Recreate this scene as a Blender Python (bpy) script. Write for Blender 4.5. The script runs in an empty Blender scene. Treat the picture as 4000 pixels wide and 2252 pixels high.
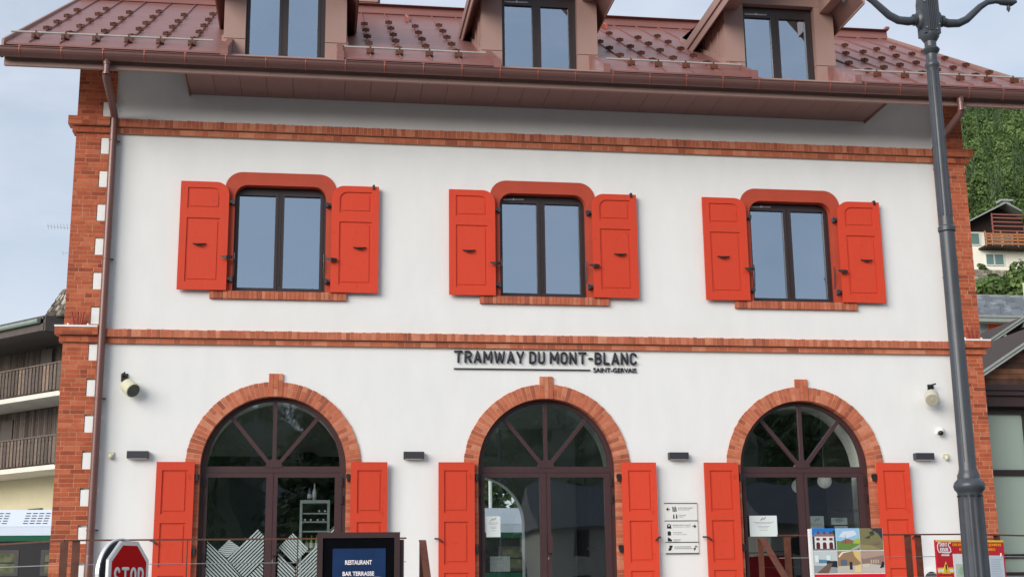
import bpy, math, random
import numpy as np
from mathutils import Vector, Matrix
from mathutils.geometry import tessellate_polygon
R = math.radians
random.seed(7)
sc = bpy.context.scene
col = sc.collection

# ---------------------------------------------------------------- camera
YAW, PIT, ROL = 0.14838, 0.22319, -0.01262
cy_, sy_, cp_, sp_ = math.cos(YAW), math.sin(YAW), math.cos(PIT), math.sin(PIT)
fw = Vector((sy_*cp_, cy_*cp_, sp_)); rt = Vector((cy_, -sy_, 0)); up = rt.cross(fw)
r2 = rt*math.cos(ROL) + up*math.sin(ROL); u2 = up*math.cos(ROL) - rt*math.sin(ROL)
cam_d = bpy.data.cameras.new('camera'); cam = bpy.data.objects.new('camera', cam_d); col.objects.link(cam)
M = Matrix((r2, u2, -fw)).transposed().to_4x4(); M.translation = Vector((-3.5755, -20.4204, 0.5168))
cam.matrix_world = M
cam_d.sensor_width = 36; cam_d.lens = 5164.4/4000*36; cam_d.clip_end = 5000
sc.camera = cam

# ---------------------------------------------------------------- world and sun
SUN_EL, SUN_AZ = R(17), math.atan2(-0.73, -0.68)      # light from the upper left, behind the viewer
w = bpy.data.worlds.new("World"); sc.world = w; w.use_nodes = True
nt = w.node_tree; nt.nodes.clear()
def N(t, typ, **k):
    n = t.nodes.new(typ)
    for a, b in k.items():
        if a.startswith('i_'):
            n.inputs[int(a[2:])].default_value = b
        else: setattr(n, a, b)
    return n
L = nt.links.new
sky = N(nt, 'ShaderNodeTexSky', sky_type='NISHITA'); sky.sun_disc = False
sky.sun_elevation = SUN_EL; sky.sun_rotation = SUN_AZ % (2*math.pi); sky.air_density = 1.0; sky.dust_density = 1.2; sky.ozone_density = 1.3
bg = N(nt, 'ShaderNodeBackground'); bg.inputs[1].default_value = 0.09
tc = N(nt, 'ShaderNodeTexCoord')
mp = N(nt, 'ShaderNodeMapping'); mp.inputs['Scale'].default_value = (1, 1, 2.2)
nz = N(nt, 'ShaderNodeTexNoise'); nz.inputs['Scale'].default_value = 7.5; nz.inputs['Detail'].default_value = 7; nz.inputs['Roughness'].default_value = 0.55; nz.inputs['Distortion'].default_value = 0.3
cr = N(nt, 'ShaderNodeValToRGB'); cr.color_ramp.elements[0].position = 0.36; cr.color_ramp.elements[1].position = 0.76
cr.color_ramp.elements[0].color = (0.64, 0.64, 0.64, 1); cr.color_ramp.elements[1].color = (0.98, 0.98, 0.98, 1)
mx = N(nt, 'ShaderNodeMixRGB'); mx.inputs[2].default_value = (4.6, 5.05, 5.8, 1)    # thin bright cloud veil
out = N(nt, 'ShaderNodeOutputWorld')
L(tc.outputs['Generated'], mp.inputs[0]); L(mp.outputs[0], nz.inputs['Vector']); L(nz.outputs['Fac'], cr.inputs[0])
L(cr.outputs[0], mx.inputs[0]); L(sky.outputs[0], mx.inputs[1]); L(mx.outputs[0], bg.inputs[0]); L(bg.outputs[0], out.inputs[0])
sd = bpy.data.lights.new('sun', 'SUN'); sd.energy = 2.45; sd.angle = R(46); sd.color = (1, 0.95, 0.88)
sun = bpy.data.objects.new('sun', sd); col.objects.link(sun)
dv = Vector((math.sin(SUN_AZ)*math.cos(SUN_EL), math.cos(SUN_AZ)*math.cos(SUN_EL), math.sin(SUN_EL)))
sun.rotation_euler = dv.to_track_quat('Z', 'Y').to_euler()
sc.view_settings.view_transform = 'Standard'; sc.view_settings.look = 'None'; sc.view_settings.exposure = 0.80; sc.view_settings.gamma = 1
sc.cycles.use_denoising = True; sc.cycles.max_bounces = 8; sc.cycles.transparent_max_bounces = 16

# ---------------------------------------------------------------- materials
def s2l(c):
    c = c/255
    return c/12.92 if c <= .04045 else ((c+.055)/1.055)**2.4
def rgb(r, g, b): return (s2l(r), s2l(g), s2l(b), 1)
def mat(name, c, rough=.6, metal=0, var=.12, scale=6, bump=0, bscale=60, stretch=(1, 1, 1), emit=0, c2=None, spec=.5, coat=0):
    m = bpy.data.materials.new(name); m.use_nodes = True; t = m.node_tree; b = t.nodes['Principled BSDF']; l = t.links.new
    b.inputs['Roughness'].default_value = rough; b.inputs['Metallic'].default_value = metal
    b.inputs['Specular IOR Level'].default_value = spec
    if coat: b.inputs['Coat Weight'].default_value = coat; b.inputs['Coat Roughness'].default_value = .12
    tcn = N(t, 'ShaderNodeTexCoord'); mpn = N(t, 'ShaderNodeMapping'); mpn.inputs['Scale'].default_value = stretch
    l(tcn.outputs['Object'], mpn.inputs[0])
    n = N(t, 'ShaderNodeTexNoise'); n.inputs['Scale'].default_value = scale; n.inputs['Detail'].default_value = 6; n.inputs['Roughness'].default_value = .6
    l(mpn.outputs[0], n.inputs['Vector'])
    rp = N(t, 'ShaderNodeValToRGB'); rp.color_ramp.elements[0].position = .3; rp.color_ramp.elements[1].position = .7
    a = [x*(1-var) for x in c[:3]]+[1]; d = c2 if c2 else [min(1, x*(1+var)) for x in c[:3]]+[1]
    rp.color_ramp.elements[0].color = a; rp.color_ramp.elements[1].color = d
    l(n.outputs['Fac'], rp.inputs[0]); l(rp.outputs[0], b.inputs['Base Color'])
    if emit:
        l(rp.outputs[0], b.inputs['Emission Color']); b.inputs['Emission Strength'].default_value = emit
    if bump:
        n2 = N(t, 'ShaderNodeTexNoise'); n2.inputs['Scale'].default_value = bscale; n2.inputs['Detail'].default_value = 4
        l(mpn.outputs[0], n2.inputs['Vector'])
        bp = N(t, 'ShaderNodeBump'); bp.inputs['Strength'].default_value = bump; bp.inputs['Distance'].default_value = .02
        l(n2.outputs['Fac'], bp.inputs['Height']); l(bp.outputs[0], b.inputs['Normal'])
    return m
def rmat(name, stops, rough=.85, bump=.3, bscale=40, nvar=.25, transl=0, nscale=9):
    """colour picked per face from the 'rnd' attribute, then varied by noise"""
    m = bpy.data.materials.new(name); m.use_nodes = True; t = m.node_tree; b = t.nodes['Principled BSDF']; l = t.links.new
    b.inputs['Roughness'].default_value = rough; b.inputs['Specular IOR Level'].default_value = .3
    at_ = N(t, 'ShaderNodeAttribute', attribute_name='rnd')
    rp = N(t, 'ShaderNodeValToRGB'); e = rp.color_ramp.elements
    while len(e) < len(stops): e.new(.5)
    for i, (p, c) in enumerate(stops): e[i].position = p; e[i].color = c
    l(at_.outputs['Fac'], rp.inputs[0])
    tcn = N(t, 'ShaderNodeTexCoord'); n = N(t, 'ShaderNodeTexNoise'); n.inputs['Scale'].default_value = nscale; n.inputs['Detail'].default_value = 6
    l(tcn.outputs['Object'], n.inputs['Vector'])
    mr = N(t, 'ShaderNodeMapRange'); mr.inputs['From Min'].default_value = .3; mr.inputs['From Max'].default_value = .7
    mr.inputs['To Min'].default_value = 1-nvar; mr.inputs['To Max'].default_value = 1+nvar
    l(n.outputs['Fac'], mr.inputs['Value'])
    vm = N(t, 'ShaderNodeVectorMath', operation='MULTIPLY'); l(rp.outputs[0], vm.inputs[0]); l(mr.outputs[0], vm.inputs[1])
    l(vm.outputs[0], b.inputs['Base Color'])
    if bump:
        n2 = N(t, 'ShaderNodeTexNoise'); n2.inputs['Scale'].default_value = bscale; l(tcn.outputs['Object'], n2.inputs['Vector'])
        bp = N(t, 'ShaderNodeBump'); bp.inputs['Strength'].default_value = bump; bp.inputs['Distance'].default_value = .01
        l(n2.outputs['Fac'], bp.inputs['Height']); l(bp.outputs[0], b.inputs['Normal'])
    if transl:
        tr = N(t, 'ShaderNodeBsdfTranslucent'); l(vm.outputs[0], tr.inputs[0])
        ms = N(t, 'ShaderNodeMixShader'); ms.inputs[0].default_value = transl
        l(b.outputs[0], ms.inputs[1]); l(tr.outputs[0], ms.inputs[2]); l(ms.outputs[0], t.nodes['Material Output'].inputs[0])
    return m
def glass(name, refl, tint=(.8, .85, .85, 1), gcol=(.9, .95, 1, 1), wob=.012):
    m = bpy.data.materials.new(name); m.use_nodes = True; t = m.node_tree; t.nodes.remove(t.nodes['Principled BSDF']); l = t.links.new
    tr = N(t, 'ShaderNodeBsdfTransparent'); tr.inputs[0].default_value = tint
    gl = N(t, 'ShaderNodeBsdfGlossy'); gl.inputs['Color'].default_value = gcol; gl.inputs['Roughness'].default_value = .015
    tcn = N(t, 'ShaderNodeTexCoord'); n = N(t, 'ShaderNodeTexNoise'); n.inputs['Scale'].default_value = 1.3; n.inputs['Detail'].default_value = 1
    l(tcn.outputs['Object'], n.inputs['Vector'])
    bp = N(t, 'ShaderNodeBump'); bp.inputs['Strength'].default_value = wob; bp.inputs['Distance'].default_value = .5
    l(n.outputs['Fac'], bp.inputs['Height']); l(bp.outputs[0], gl.inputs['Normal'])
    fr = N(t, 'ShaderNodeLayerWeight'); fr.inputs['Blend'].default_value = .35
    mr = N(t, 'ShaderNodeMapRange'); mr.inputs['To Min'].default_value = refl; mr.inputs['To Max'].default_value = 1
    l(fr.outputs['Fresnel'], mr.inputs['Value'])
    ms = N(t, 'ShaderNodeMixShader'); l(mr.outputs[0], ms.inputs[0]); l(tr.outputs[0], ms.inputs[1]); l(gl.outputs[0], ms.inputs[2])
    l(ms.outputs[0], t.nodes['Material Output'].inputs[0])
    return m

PLASTER = mat('white_render', (.765, .77, .76, 1), .9, var=.03, scale=1.6, bump=.16, bscale=70, stretch=(1.6, 1, .6))
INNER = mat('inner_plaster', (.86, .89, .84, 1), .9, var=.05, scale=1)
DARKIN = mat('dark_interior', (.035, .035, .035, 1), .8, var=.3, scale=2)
MORTAR = mat('mortar', rgb(196, 144, 114), .95, var=.2, scale=14, bump=.3)
BRICK = rmat('red_brick', [(0, rgb(138, 68, 48)), (.15, rgb(164, 82, 55)), (.6, rgb(176, 90, 60)), (1, rgb(186, 106, 76))], nvar=.14)
BRICKD = rmat('pink_brick', [(0, rgb(150, 82, 62)), (.2, rgb(174, 96, 70)), (.7, rgb(186, 106, 78)), (1, rgb(198, 130, 102))], nvar=.14)
SHUT = mat('red_shutter_paint', (.64, .062, .028, 1), .5, var=.03, scale=3, bump=.025, bscale=30, stretch=(8, 8, 1), spec=.22)
SURR = mat('brick_red_paint', rgb(176, 66, 42), .7, var=.08, scale=3)
FRAME = mat('dark_brown_aluminium', rgb(50, 38, 38), .38, var=.06)
DOORM = mat('maroon_brown_aluminium', rgb(66, 44, 46), .38, var=.06)
CLAD = mat('brown_metal_cladding', rgb(162, 131, 122), .5, var=.035, scale=2, bump=.06, bscale=3)
PIPE = mat('brown_gutter_metal', rgb(114, 82, 77), .33, var=.06, scale=4, metal=.25)
STRAP = mat('copper_strap', rgb(176, 96, 74), .4, metal=.4)
SOFF = mat('soffit_panel', rgb(136, 104, 99), .45, var=.04, scale=2)
ROOF = mat('red_brown_roof_sheet', rgb(138, 92, 86),   .43, var=.15, scale=2.2, bump=.25, bscale=5, stretch=(.35, 3.5, 3.5), metal=.15)
RUST = mat('rust_brown_metal', rgb(92, 50, 34), .6, var=.35, scale=12)
STEEL = mat('galvanised_steel', (.62, .63, .63, 1), .3, metal=.85, var=.1)
BLACK = mat('black_iron', (.012, .012, .013, 1), .45, var=.2)
ANTH = mat('anthracite_metal', rgb(52, 52, 58), .45, var=.06)
LETT = mat('letter_black', rgb(34, 38, 46), .4)
WGLASS = glass('window_glass', .44, (.6, .64, .66, 1), (.70, .84, 1, 1), .006)
DGLASS = glass('door_glass', .17, (.93, .97, .94, 1), (.85, .92, .97, 1), .005)
PGLASS = mat('frosted_green_glass', rgb(172, 188, 174), .18, var=.03, scale=.7)
WHITE = mat('white_paint', (.8, .8, .79, 1), .5, var=.03)
CREAM = mat('cream_plastic', rgb(206, 203, 176), .5, var=.05)
BEIGE = mat('grey_beige_plastic', rgb(196, 192, 176), .5, var=.05)
SPKF = mat('speaker_grille', rgb(84, 86, 78), .7, var=.2, scale=60)
POLE = mat('painted_cast_iron', rgb(66, 70, 76), .36, var=.14, scale=9, spec=.5)

for mm, amt in ((SHUT, .10), (PLASTER, 0)):
    if amt:
        t = mm.node_tree; b = t.nodes['Principled BSDF']; src = b.inputs['Base Color'].links[0].from_socket
        oi = N(t, 'ShaderNodeObjectInfo'); mr = N(t, 'ShaderNodeMapRange'); mr.inputs['To Min'].default_value = 1-amt; mr.inputs['To Max'].default_value = 1+amt*.4
        t.links.new(oi.outputs['Random'], mr.inputs['Value'])
        tcn = N(t, 'ShaderNodeTexCoord'); vn = N(t, 'ShaderNodeTexNoise'); vn.inputs['Scale'].default_value = 7; vn.inputs['Detail'].default_value = 3
        t.links.new(tcn.outputs['Object'], vn.inputs['Vector'])
        r2_ = N(t, 'ShaderNodeMapRange'); r2_.inputs['From Min'].default_value = .66; r2_.inputs['From Max'].default_value = .72; r2_.inputs['To Min'].default_value = 1; r2_.inputs['To Max'].default_value = .86
        t.links.new(vn.outputs['Fac'], r2_.inputs['Value'])
        mu = N(t, 'ShaderNodeMath', operation='MULTIPLY'); t.links.new(mr.outputs[0], mu.inputs[0]); t.links.new(r2_.outputs[0], mu.inputs[1])
        vm = N(t, 'ShaderNodeVectorMath', operation='MULTIPLY'); t.links.new(src, vm.inputs[0]); t.links.new(mu.outputs[0], vm.inputs[1]); t.links.new(vm.outputs[0], b.inputs['Base Color'])
# ---------------------------------------------------------------- mesh builder
class G:
    def __init__(s): s.v = []; s.f = []; s.r = []; s.xf = None
    def add(s, vs, fs, r=None):
        b = len(s.v)
        if s.xf is not None: vs = [s.xf @ Vector(p) for p in vs]
        s.v += [tuple(p) for p in vs]
        rr = random.random() if r is None else r
        for f in fs: s.f.append([b+i for i in f]); s.r.append(rr)
        return s
    def box(s, x0, x1, y0, y1, z0, z1, r=None):
        return s.add([(x, y, z) for x in (x0, x1) for y in (y0, y1) for z in (z0, z1)],
                     [(0, 1, 3, 2), (4, 6, 7, 5), (0, 4, 5, 1), (2, 3, 7, 6), (0, 2, 6, 4), (1, 5, 7, 3)], r)
    def hexa(s, p, r=None):   # p: 4 bottom ring, 4 top ring
        return s.add(p, [(0, 3, 2, 1), (4, 5, 6, 7), (0, 1, 5, 4), (1, 2, 6, 5), (2, 3, 7, 6), (3, 0, 4, 7)], r)
    def plate(s, loops, y0, y1, r=None):
        """loops: list of (x,z) loops, first outer, others holes; extruded y0..y1"""
        flat = [p for lp in loops for p in lp]; n = len(flat)
        tri = tessellate_polygon([[Vector((p[0], p[1], 0)) for p in lp] for lp in loops])
        vs = [(p[0], y0, p[1]) for p in flat] + [(p[0], y1, p[1]) for p in flat]
        fs = [tuple(t) for t in tri] + [tuple(n+i for i in reversed(t)) for t in tri]
        o = 0
        for lp in loops:
            k = len(lp)
            for i in range(k):
                j = (i+1) % k; fs.append((o+i, o+j, n+o+j, n+o+i))
            o += k
        return s.add(vs, fs, r)
    def prism_x(s, loop, x0, x1, r=None):     # loop of (y,z)
        n = len(loop)
        vs = [(x0, a, b) for a, b in loop]+[(x1, a, b) for a, b in loop]
        fs = [tuple(range(n)), tuple(range(2*n-1, n-1, -1))]+[(i, (i+1) % n, n+(i+1) % n, n+i) for i in range(n)]
        return s.add(vs, fs, r)
    def tube(s, pts, rad, seg=10, cap=False, flat=1.0, r=None):
        P = [Vector(p) for p in pts]; n = len(P)
        rs = list(rad) if hasattr(rad, '__len__') else [rad]*n
        if cap:
            d0 = (P[0]-P[1]).normalized(); d1 = (P[-1]-P[-2]).normalized()
            a = [P[0]+d0*rs[0]*k for k in (.96, .7)]; b = [P[-1]+d1*rs[-1]*k for k in (.7, .96)]
            P = a+P+b; rs = [rs[0]*.28, rs[0]*.72]+rs+[rs[-1]*.72, rs[-1]*.28]; n += 4
        vs = []; prev = None
        for i in range(n):
            d = (P[min(i+1, n-1)]-P[max(i-1, 0)]).normalized()
            if prev is None: u = d.orthogonal().normalized() if flat == 1 else (Vector((0, 1, 0)).cross(d)).normalized()
            else: u = (prev-d*prev.dot(d)).normalized()
            prev = u; v_ = d.cross(u)
            for k in range(seg):
                a = 2*math.pi*k/seg
                q = u*math.cos(a)*rs[i]+v_*math.sin(a)*rs[i]*flat
                vs.append(P[i]+q)
        fs = [tuple(reversed(range(seg))), tuple(range((n-1)*seg, n*seg))]
        for i in range(n-1):
            for k in range(seg):
                fs.append((i*seg+k, i*seg+(k+1) % seg, (i+1)*seg+(k+1) % seg, (i+1)*seg+k))
        return s.add(vs, fs, r)
    def lathe(s, prof, c=(0, 0, 0), seg=24, flute=0, nf=12, fr=(0, 0), r=None):
        vs = []; n = len(prof)
        for (rr, z) in prof:
            for k in range(seg):
                a = 2*math.pi*k/seg
                q = rr*(1-(flute*(0.5-0.5*math.cos(a*nf)) if fr[0] <= z <= fr[1] else 0))
                vs.append((c[0]+q*math.cos(a), c[1]+q*math.sin(a), c[2]+z))
        fs = [tuple(reversed(range(seg))), tuple(range((n-1)*seg, n*seg))]
        for i in range(n-1):
            for k in range(seg): fs.append((i*seg+k, i*seg+(k+1) % seg, (i+1)*seg+(k+1) % seg, (i+1)*seg+k))
        return s.add(vs, fs, r)
    def ball(s, c, rad, seg=16, r=None, sq=(1, 1, 1)):
        vs = []; m = seg//2
        for i in range(1, m):
            t = math.pi*i/m
            for k in range(seg):
                a = 2*math.pi*k/seg
                vs.append((c[0]+rad*sq[0]*math.sin(t)*math.cos(a), c[1]+rad*sq[1]*math.sin(t)*math.sin(a), c[2]+rad*sq[2]*math.cos(t)))
        nn = len(vs); vs += [(c[0], c[1], c[2]+rad*sq[2]), (c[0], c[1], c[2]-rad*sq[2])]
        fs = []
        for k in range(seg):
            fs.append((nn, k, (k+1) % seg)); o = (m-2)*seg; fs.append((nn+1, o+(k+1) % seg, o+k))
            for i in range(m-2): fs.append((i*seg+k, (i+1)*seg+k, (i+1)*seg+(k+1) % seg, i*seg+(k+1) % seg))
        return s.add(vs, fs, r)
    def build(s, name, m, parent=None, smooth=False, recalc=True):
        me = bpy.data.meshes.new(name); me.from_pydata(s.v, [], s.f); me.update()
        if recalc:
            import bmesh
            bm = bmesh.new(); bm.from_mesh(me); bmesh.ops.recalc_face_normals(bm, faces=bm.faces); bm.to_mesh(me); bm.free()
        a = me.attributes.new('rnd', 'FLOAT', 'FACE'); a.data.foreach_set('value', s.r)
        me.materials.append(m)
        if smooth:
            me.polygons.foreach_set('use_smooth', [True]*len(me.polygons)); me.set_sharp_from_angle(angle=R(38))
        o = bpy.data.objects.new(name, me); col.objects.link(o)
        if parent: o.parent = parent
        return o
def tag(o, label=None, cat=None, group=None, kind=None):
    if label: o['label'] = label
    if cat: o['category'] = cat
    if group: o['group'] = group
    if kind: o['kind'] = kind
    return o
def thing(name, label, cat, loc=(0, 0, 0), rz=0, group=None):
    o = bpy.data.objects.new(name, None); col.objects.link(o); o.location = loc; o.rotation_euler = (0, 0, rz); o.empty_display_size = .1
    return tag(o, label, cat, group)
def copy_tree(o, parent=None, dx=0, dy=0, dz=0):
    c = o.copy(); col.objects.link(c)
    if parent is not None: c.parent = parent
    c.location = (o.location[0]+dx, o.location[1]+dy, o.location[2]+dz)
    for ch in list(o.children):
        copy_tree(ch, c)
    return c
def sheet(g, x0, x1, y, z0, z1): g.add([(x0, y, z0), (x1, y, z0), (x1, y, z1), (x0, y, z1)], [(0, 1, 2, 3)])
def rect(x0, x1, z0, z1): return [(x0, z0), (x1, z0), (x1, z1), (x0, z1)]
def arc(cx, cz, r, a0, a1, n): return [(cx+r*math.cos(a0+(a1-a0)*i/n), cz+r*math.sin(a0+(a1-a0)*i/n)) for i in range(n+1)]
def rtop(x0, x1, z0, z1, r, left=True, right=True, n=7):     # rectangle with rounded top corners
    p = [(x0, z0), (x1, z0)]
    p += arc(x1-r, z1-r, r, 0, math.pi/2, n) if right else [(x1, z1)]
    p += arc(x0+r, z1-r, r, math.pi/2, math.pi, n) if left else [(x0, z1)]
    return p
def archloop(c, rad, zb, zs, n=36): return [(c-rad, zb), (c+rad, zb)]+arc(c, zs, rad, 0, math.pi, n)
def text(name, body, h, x, z, width, m, parent=None, y=0, depth=.004, center=True, off=0.0):
    cu = bpy.data.curves.new(name, 'FONT'); cu.body = body; cu.size = 1; cu.extrude = .02; cu.offset = off
    ob = bpy.data.objects.new(name+'_tmp', cu); col.objects.link(ob)
    me = bpy.data.meshes.new_from_object(ob.evaluated_get(bpy.context.evaluated_depsgraph_get()))
    bpy.data.objects.remove(ob)
    co = np.array([v.co[:] for v in me.vertices]); mn, mxx = co.min(0), co.max(0)
    sx = width/(mxx[0]-mn[0]); sz = h/(mxx[1]-mn[1]); x0 = x-width/2 if center else x
    for v in me.vertices:
        a, b, c = v.co
        v.co = (x0+(a-mn[0])*sx, y-(c-mn[2])/(mxx[2]-mn[2])*depth, z+(b-mn[1])*sz)
    me.flip_normals() if False else None
    me.materials.clear(); me.materials.append(m)
    o = bpy.data.objects.new(name, me); col.objects.link(o)
    if parent: o.parent = parent
    return o
# rounded stroke lettering (cap height 1)
def _a(cx, cz, rx, rz, a0, a1, n=8): return [(cx+rx*math.cos(R(a0+(a1-a0)*i/n)), cz+rz*math.sin(R(a0+(a1-a0)*i/n))) for i in range(n+1)]
GL = {
 'T': (.62, [[(.0, 1), (.62, 1)], [(.31, 1), (.31, 0)]]), 'R': (.50, [[(0, 0), (0, 1), (.25, 1)]+_a(.25, .74, .25, .26, 90, -90)+[(0, .48)], [(.27, .48), (.5, 0)]]),
 'A': (.56, [[(0, 0), (.28, 1), (.56, 0)], [(.1, .28), (.46, .28)]]), 'M': (.66, [[(0, 0), (0, 1), (.33, .35), (.66, 1), (.66, 0)]]),
 'W': (.86, [[(0, 1), (.2, 0), (.43, .9), (.66, 0), (.86, 1)]]), 'Y': (.56, [[(0, 1), (.28, .42), (.56, 1)], [(.28, .42), (.28, 0)]]),
 'D': (.48, [[(0, 0), (0, 1), (.2, 1)]+_a(.2, .72, .28, .28, 90, 0)+_a(.2, .28, .28, .28, 0, -90)+[(0, 0)]]),
 'U': (.48, [[(0, 1), (0, .26)]+_a(.24, .25, .24, .25, 180, 360)+[(.48, .26), (.48, 1)]]),
 'O': (.50, [_a(.25, .72, .25, .28, 0, 180)+_a(.25, .28, .25, .28, 180, 360)+[(.5, .72)]]), 'N': (.52, [[(0, 0), (0, 1), (.52, 0), (.52, 1)]]),
 '-': (.26, [[(0, .46), (.26, .46)]]), 'B': (.5, [[(0, .5), (0, 1), (.24, 1)]+_a(.24, .76, .22, .24, 90, -90)+[(0, .52)], [(0, .52), (0, 0), (.25, 0)]+_a(.25, .26, .25, .26, -90, 90)]),
 'L': (.42, [[(0, 1), (0, 0), (.42, 0)]]), 'C': (.5, [_a(.26, .72, .26, .28, 20, 180)+_a(.26, .28, .26, .28, 180, 340)]),
 'S': (.5, [_a(.25, .745, .24, .255, 25, 270, 10)+_a(.25, .245, .25, .245, 90, -155, 10)]), 'P': (.5, [[(0, 0), (0, 1), (.25, 1)]+_a(.25, .72, .25, .28, 90, -90)+[(0, .44)]]),
}
def splitc(sts):
    out_ = []
    for st_ in sts:
        cur = [st_[0]]
        for i in range(1, len(st_)):
            cur.append(st_[i])
            if i < len(st_)-1:
                a = Vector(st_[i])-Vector(st_[i-1]); b = Vector(st_[i+1])-Vector(st_[i])
                if a.length > 1e-5 and b.length > 1e-5 and a.angle(b) > .7: out_.append(cur); cur = [st_[i]]
        out_.append([p for k, p in enumerate(cur) if k == 0 or (Vector(p)-Vector(cur[k-1])).length > 1e-4])
    return [o for o in out_ if len(o) > 1]
def strokes(g, s, x0, x1, z, h, rad, y, gap=.30, flat=.45):
    tot = 0; pos = []
    for ch in s:
        if ch == ' ': tot += .30; continue
        pos.append((ch, tot)); tot += GL[ch][0]+gap
    tot -= gap; k = (x1-x0-2*rad)/tot
    for ch, p in pos:
        for st in splitc(GL[ch][1]):
            g.tube([(x0+rad+(p+a)*k, y, z+rad+b*(h-2*rad)) for a, b in st], rad, 8, cap=True, flat=flat)

# ---------------------------------------------------------------- ground and terrace
STREET = -1.08
ASPH = mat('asphalt', (.09, .09, .09, 1), .9, var=.25, scale=4, bump=.4)
PAVE = mat('terrace_stone', (.42, .41, .38, 1), .85, var=.15, scale=3, bump=.2)
def terr(x, y):      # mountain side: rises behind and to the right of the station
    r = math.hypot(x, y+20); az = math.degrees(math.atan2(x+3.6, y+20.4))
    g = max(0, min(1, (az-4)/16)); g = g*g*(3-2*g)
    h = 0 if r < 75 else (.356*(r-75) if r < 193 else 42+.448*(min(r, 420)-193))
    return h*g
gg = G(); gg.box(-600, 600, -400, -6.2, -3, STREET); gg.box(-600, 600, -6.2, 500, -3, STREET)
gg = G(); gg.add([(-900, -900, STREET), (900, -900, STREET), (900, 900, STREET), (-900, 900, STREET)], [(0, 1, 2, 3)])
tag(gg.build('street', ASPH), kind='structure')
gt = G(); gt.box(-60, 60, -4.35, 46, -1.3, 0)
tag(gt.build('terrace', PAVE), kind='structure')
gs = G()
for i in range(6): gs.box(-2.2, 1.95, -4.35-.3*(i+1), -4.35-.3*i-.004, -1.3, -.17*(i+1)+.006)
tag(gs.build('steps', PAVE), 'flight of stone steps up to the terrace in front of the doors', 'steps')
HILLM = mat('hill_ground', (.03, .05, .016, 1), .95, var=.4, scale=.05, bump=.5, bscale=2)
hv = []; hf = []; nx, ny = 60, 60
for j in range(ny):
    for i in range(nx):
        x = -20+i*7.5; y = 46+j*7.5
        hv.append((x, y, terr(x, y)+(.8*math.sin(x*.11)*math.cos(y*.09) if terr(x, y) > 1 else 0)-.02))
for j in range(ny-1):
    for i in range(nx-1): a = j*nx+i; hf.append((a, a+1, a+nx+1, a+nx))
gh = G(); gh.add(hv, hf); tag(gh.build('hillside', HILLM, smooth=True), kind='structure')

# ---------------------------------------------------------------- the station
S = 4.205; C3 = (-S, 0.0, S); DR = 1.088; ZT = 2.345
st = thing('station_building', 'white rendered station with red brick corners, red shutters and brown metal roof', 'station')

def upwin(c, rr, g=0): return rtop(c-rr, c+rr, 5.075-g, 6.93 if rr > .85 else 6.80, .2)
holes = [rtop(c-.79, c+.79, 5.06, 6.92, .23) for c in C3]+[archloop(c, DR+.03, .02, ZT) for c in C3]
g = G(); g.plate([rect(-7.36, 7.36, -.05, 8.86)]+holes, 0, .5)
g.box(-7.36, -6.9, .5, 9.4, -.05, 8.8); g.box(6.9, 7.36, .5, 9.4, -.05, 8.8)
for c in C3:
    ro = archloop(c, 1.17, .02, ZT); ri_ = archloop(c, 1.035, .021, ZT)
    g.plate([ro, ri_], .205, .66)
g.build('facade_wall', PLASTER, st)
g = G(); g.plate([rect(-6.9, 6.9, -.05, 8.8)]+[archloop(c, 1.05, .02, 1.9) for c in (-S, 0.0-.02, S)], 8.95, 9.35)
g.build('rear_wall', INNER, st)
g = G()
g.box(-6.9, 6.9, .5, 8.95, 4.0, 4.3); g.box(-6.9, 6.9, .5, 8.95, 8.0, 8.1)
g.box(-6.9, 6.9, .5, 8.95, .001, .02)
g.build('interior_floors', INNER, st)
g = G()
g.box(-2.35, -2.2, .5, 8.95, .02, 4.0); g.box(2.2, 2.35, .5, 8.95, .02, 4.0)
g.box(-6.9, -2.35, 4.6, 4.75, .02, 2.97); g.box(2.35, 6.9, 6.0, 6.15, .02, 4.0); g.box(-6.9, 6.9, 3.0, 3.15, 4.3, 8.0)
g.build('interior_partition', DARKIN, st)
g = G(); g.box(-6.9, -2.35, 4.6, 4.75, 2.97, 4.0); g.build('lit_wall_band', INNER, st)  # top of the bar's back wall coloured paler to stand for light on it

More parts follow.
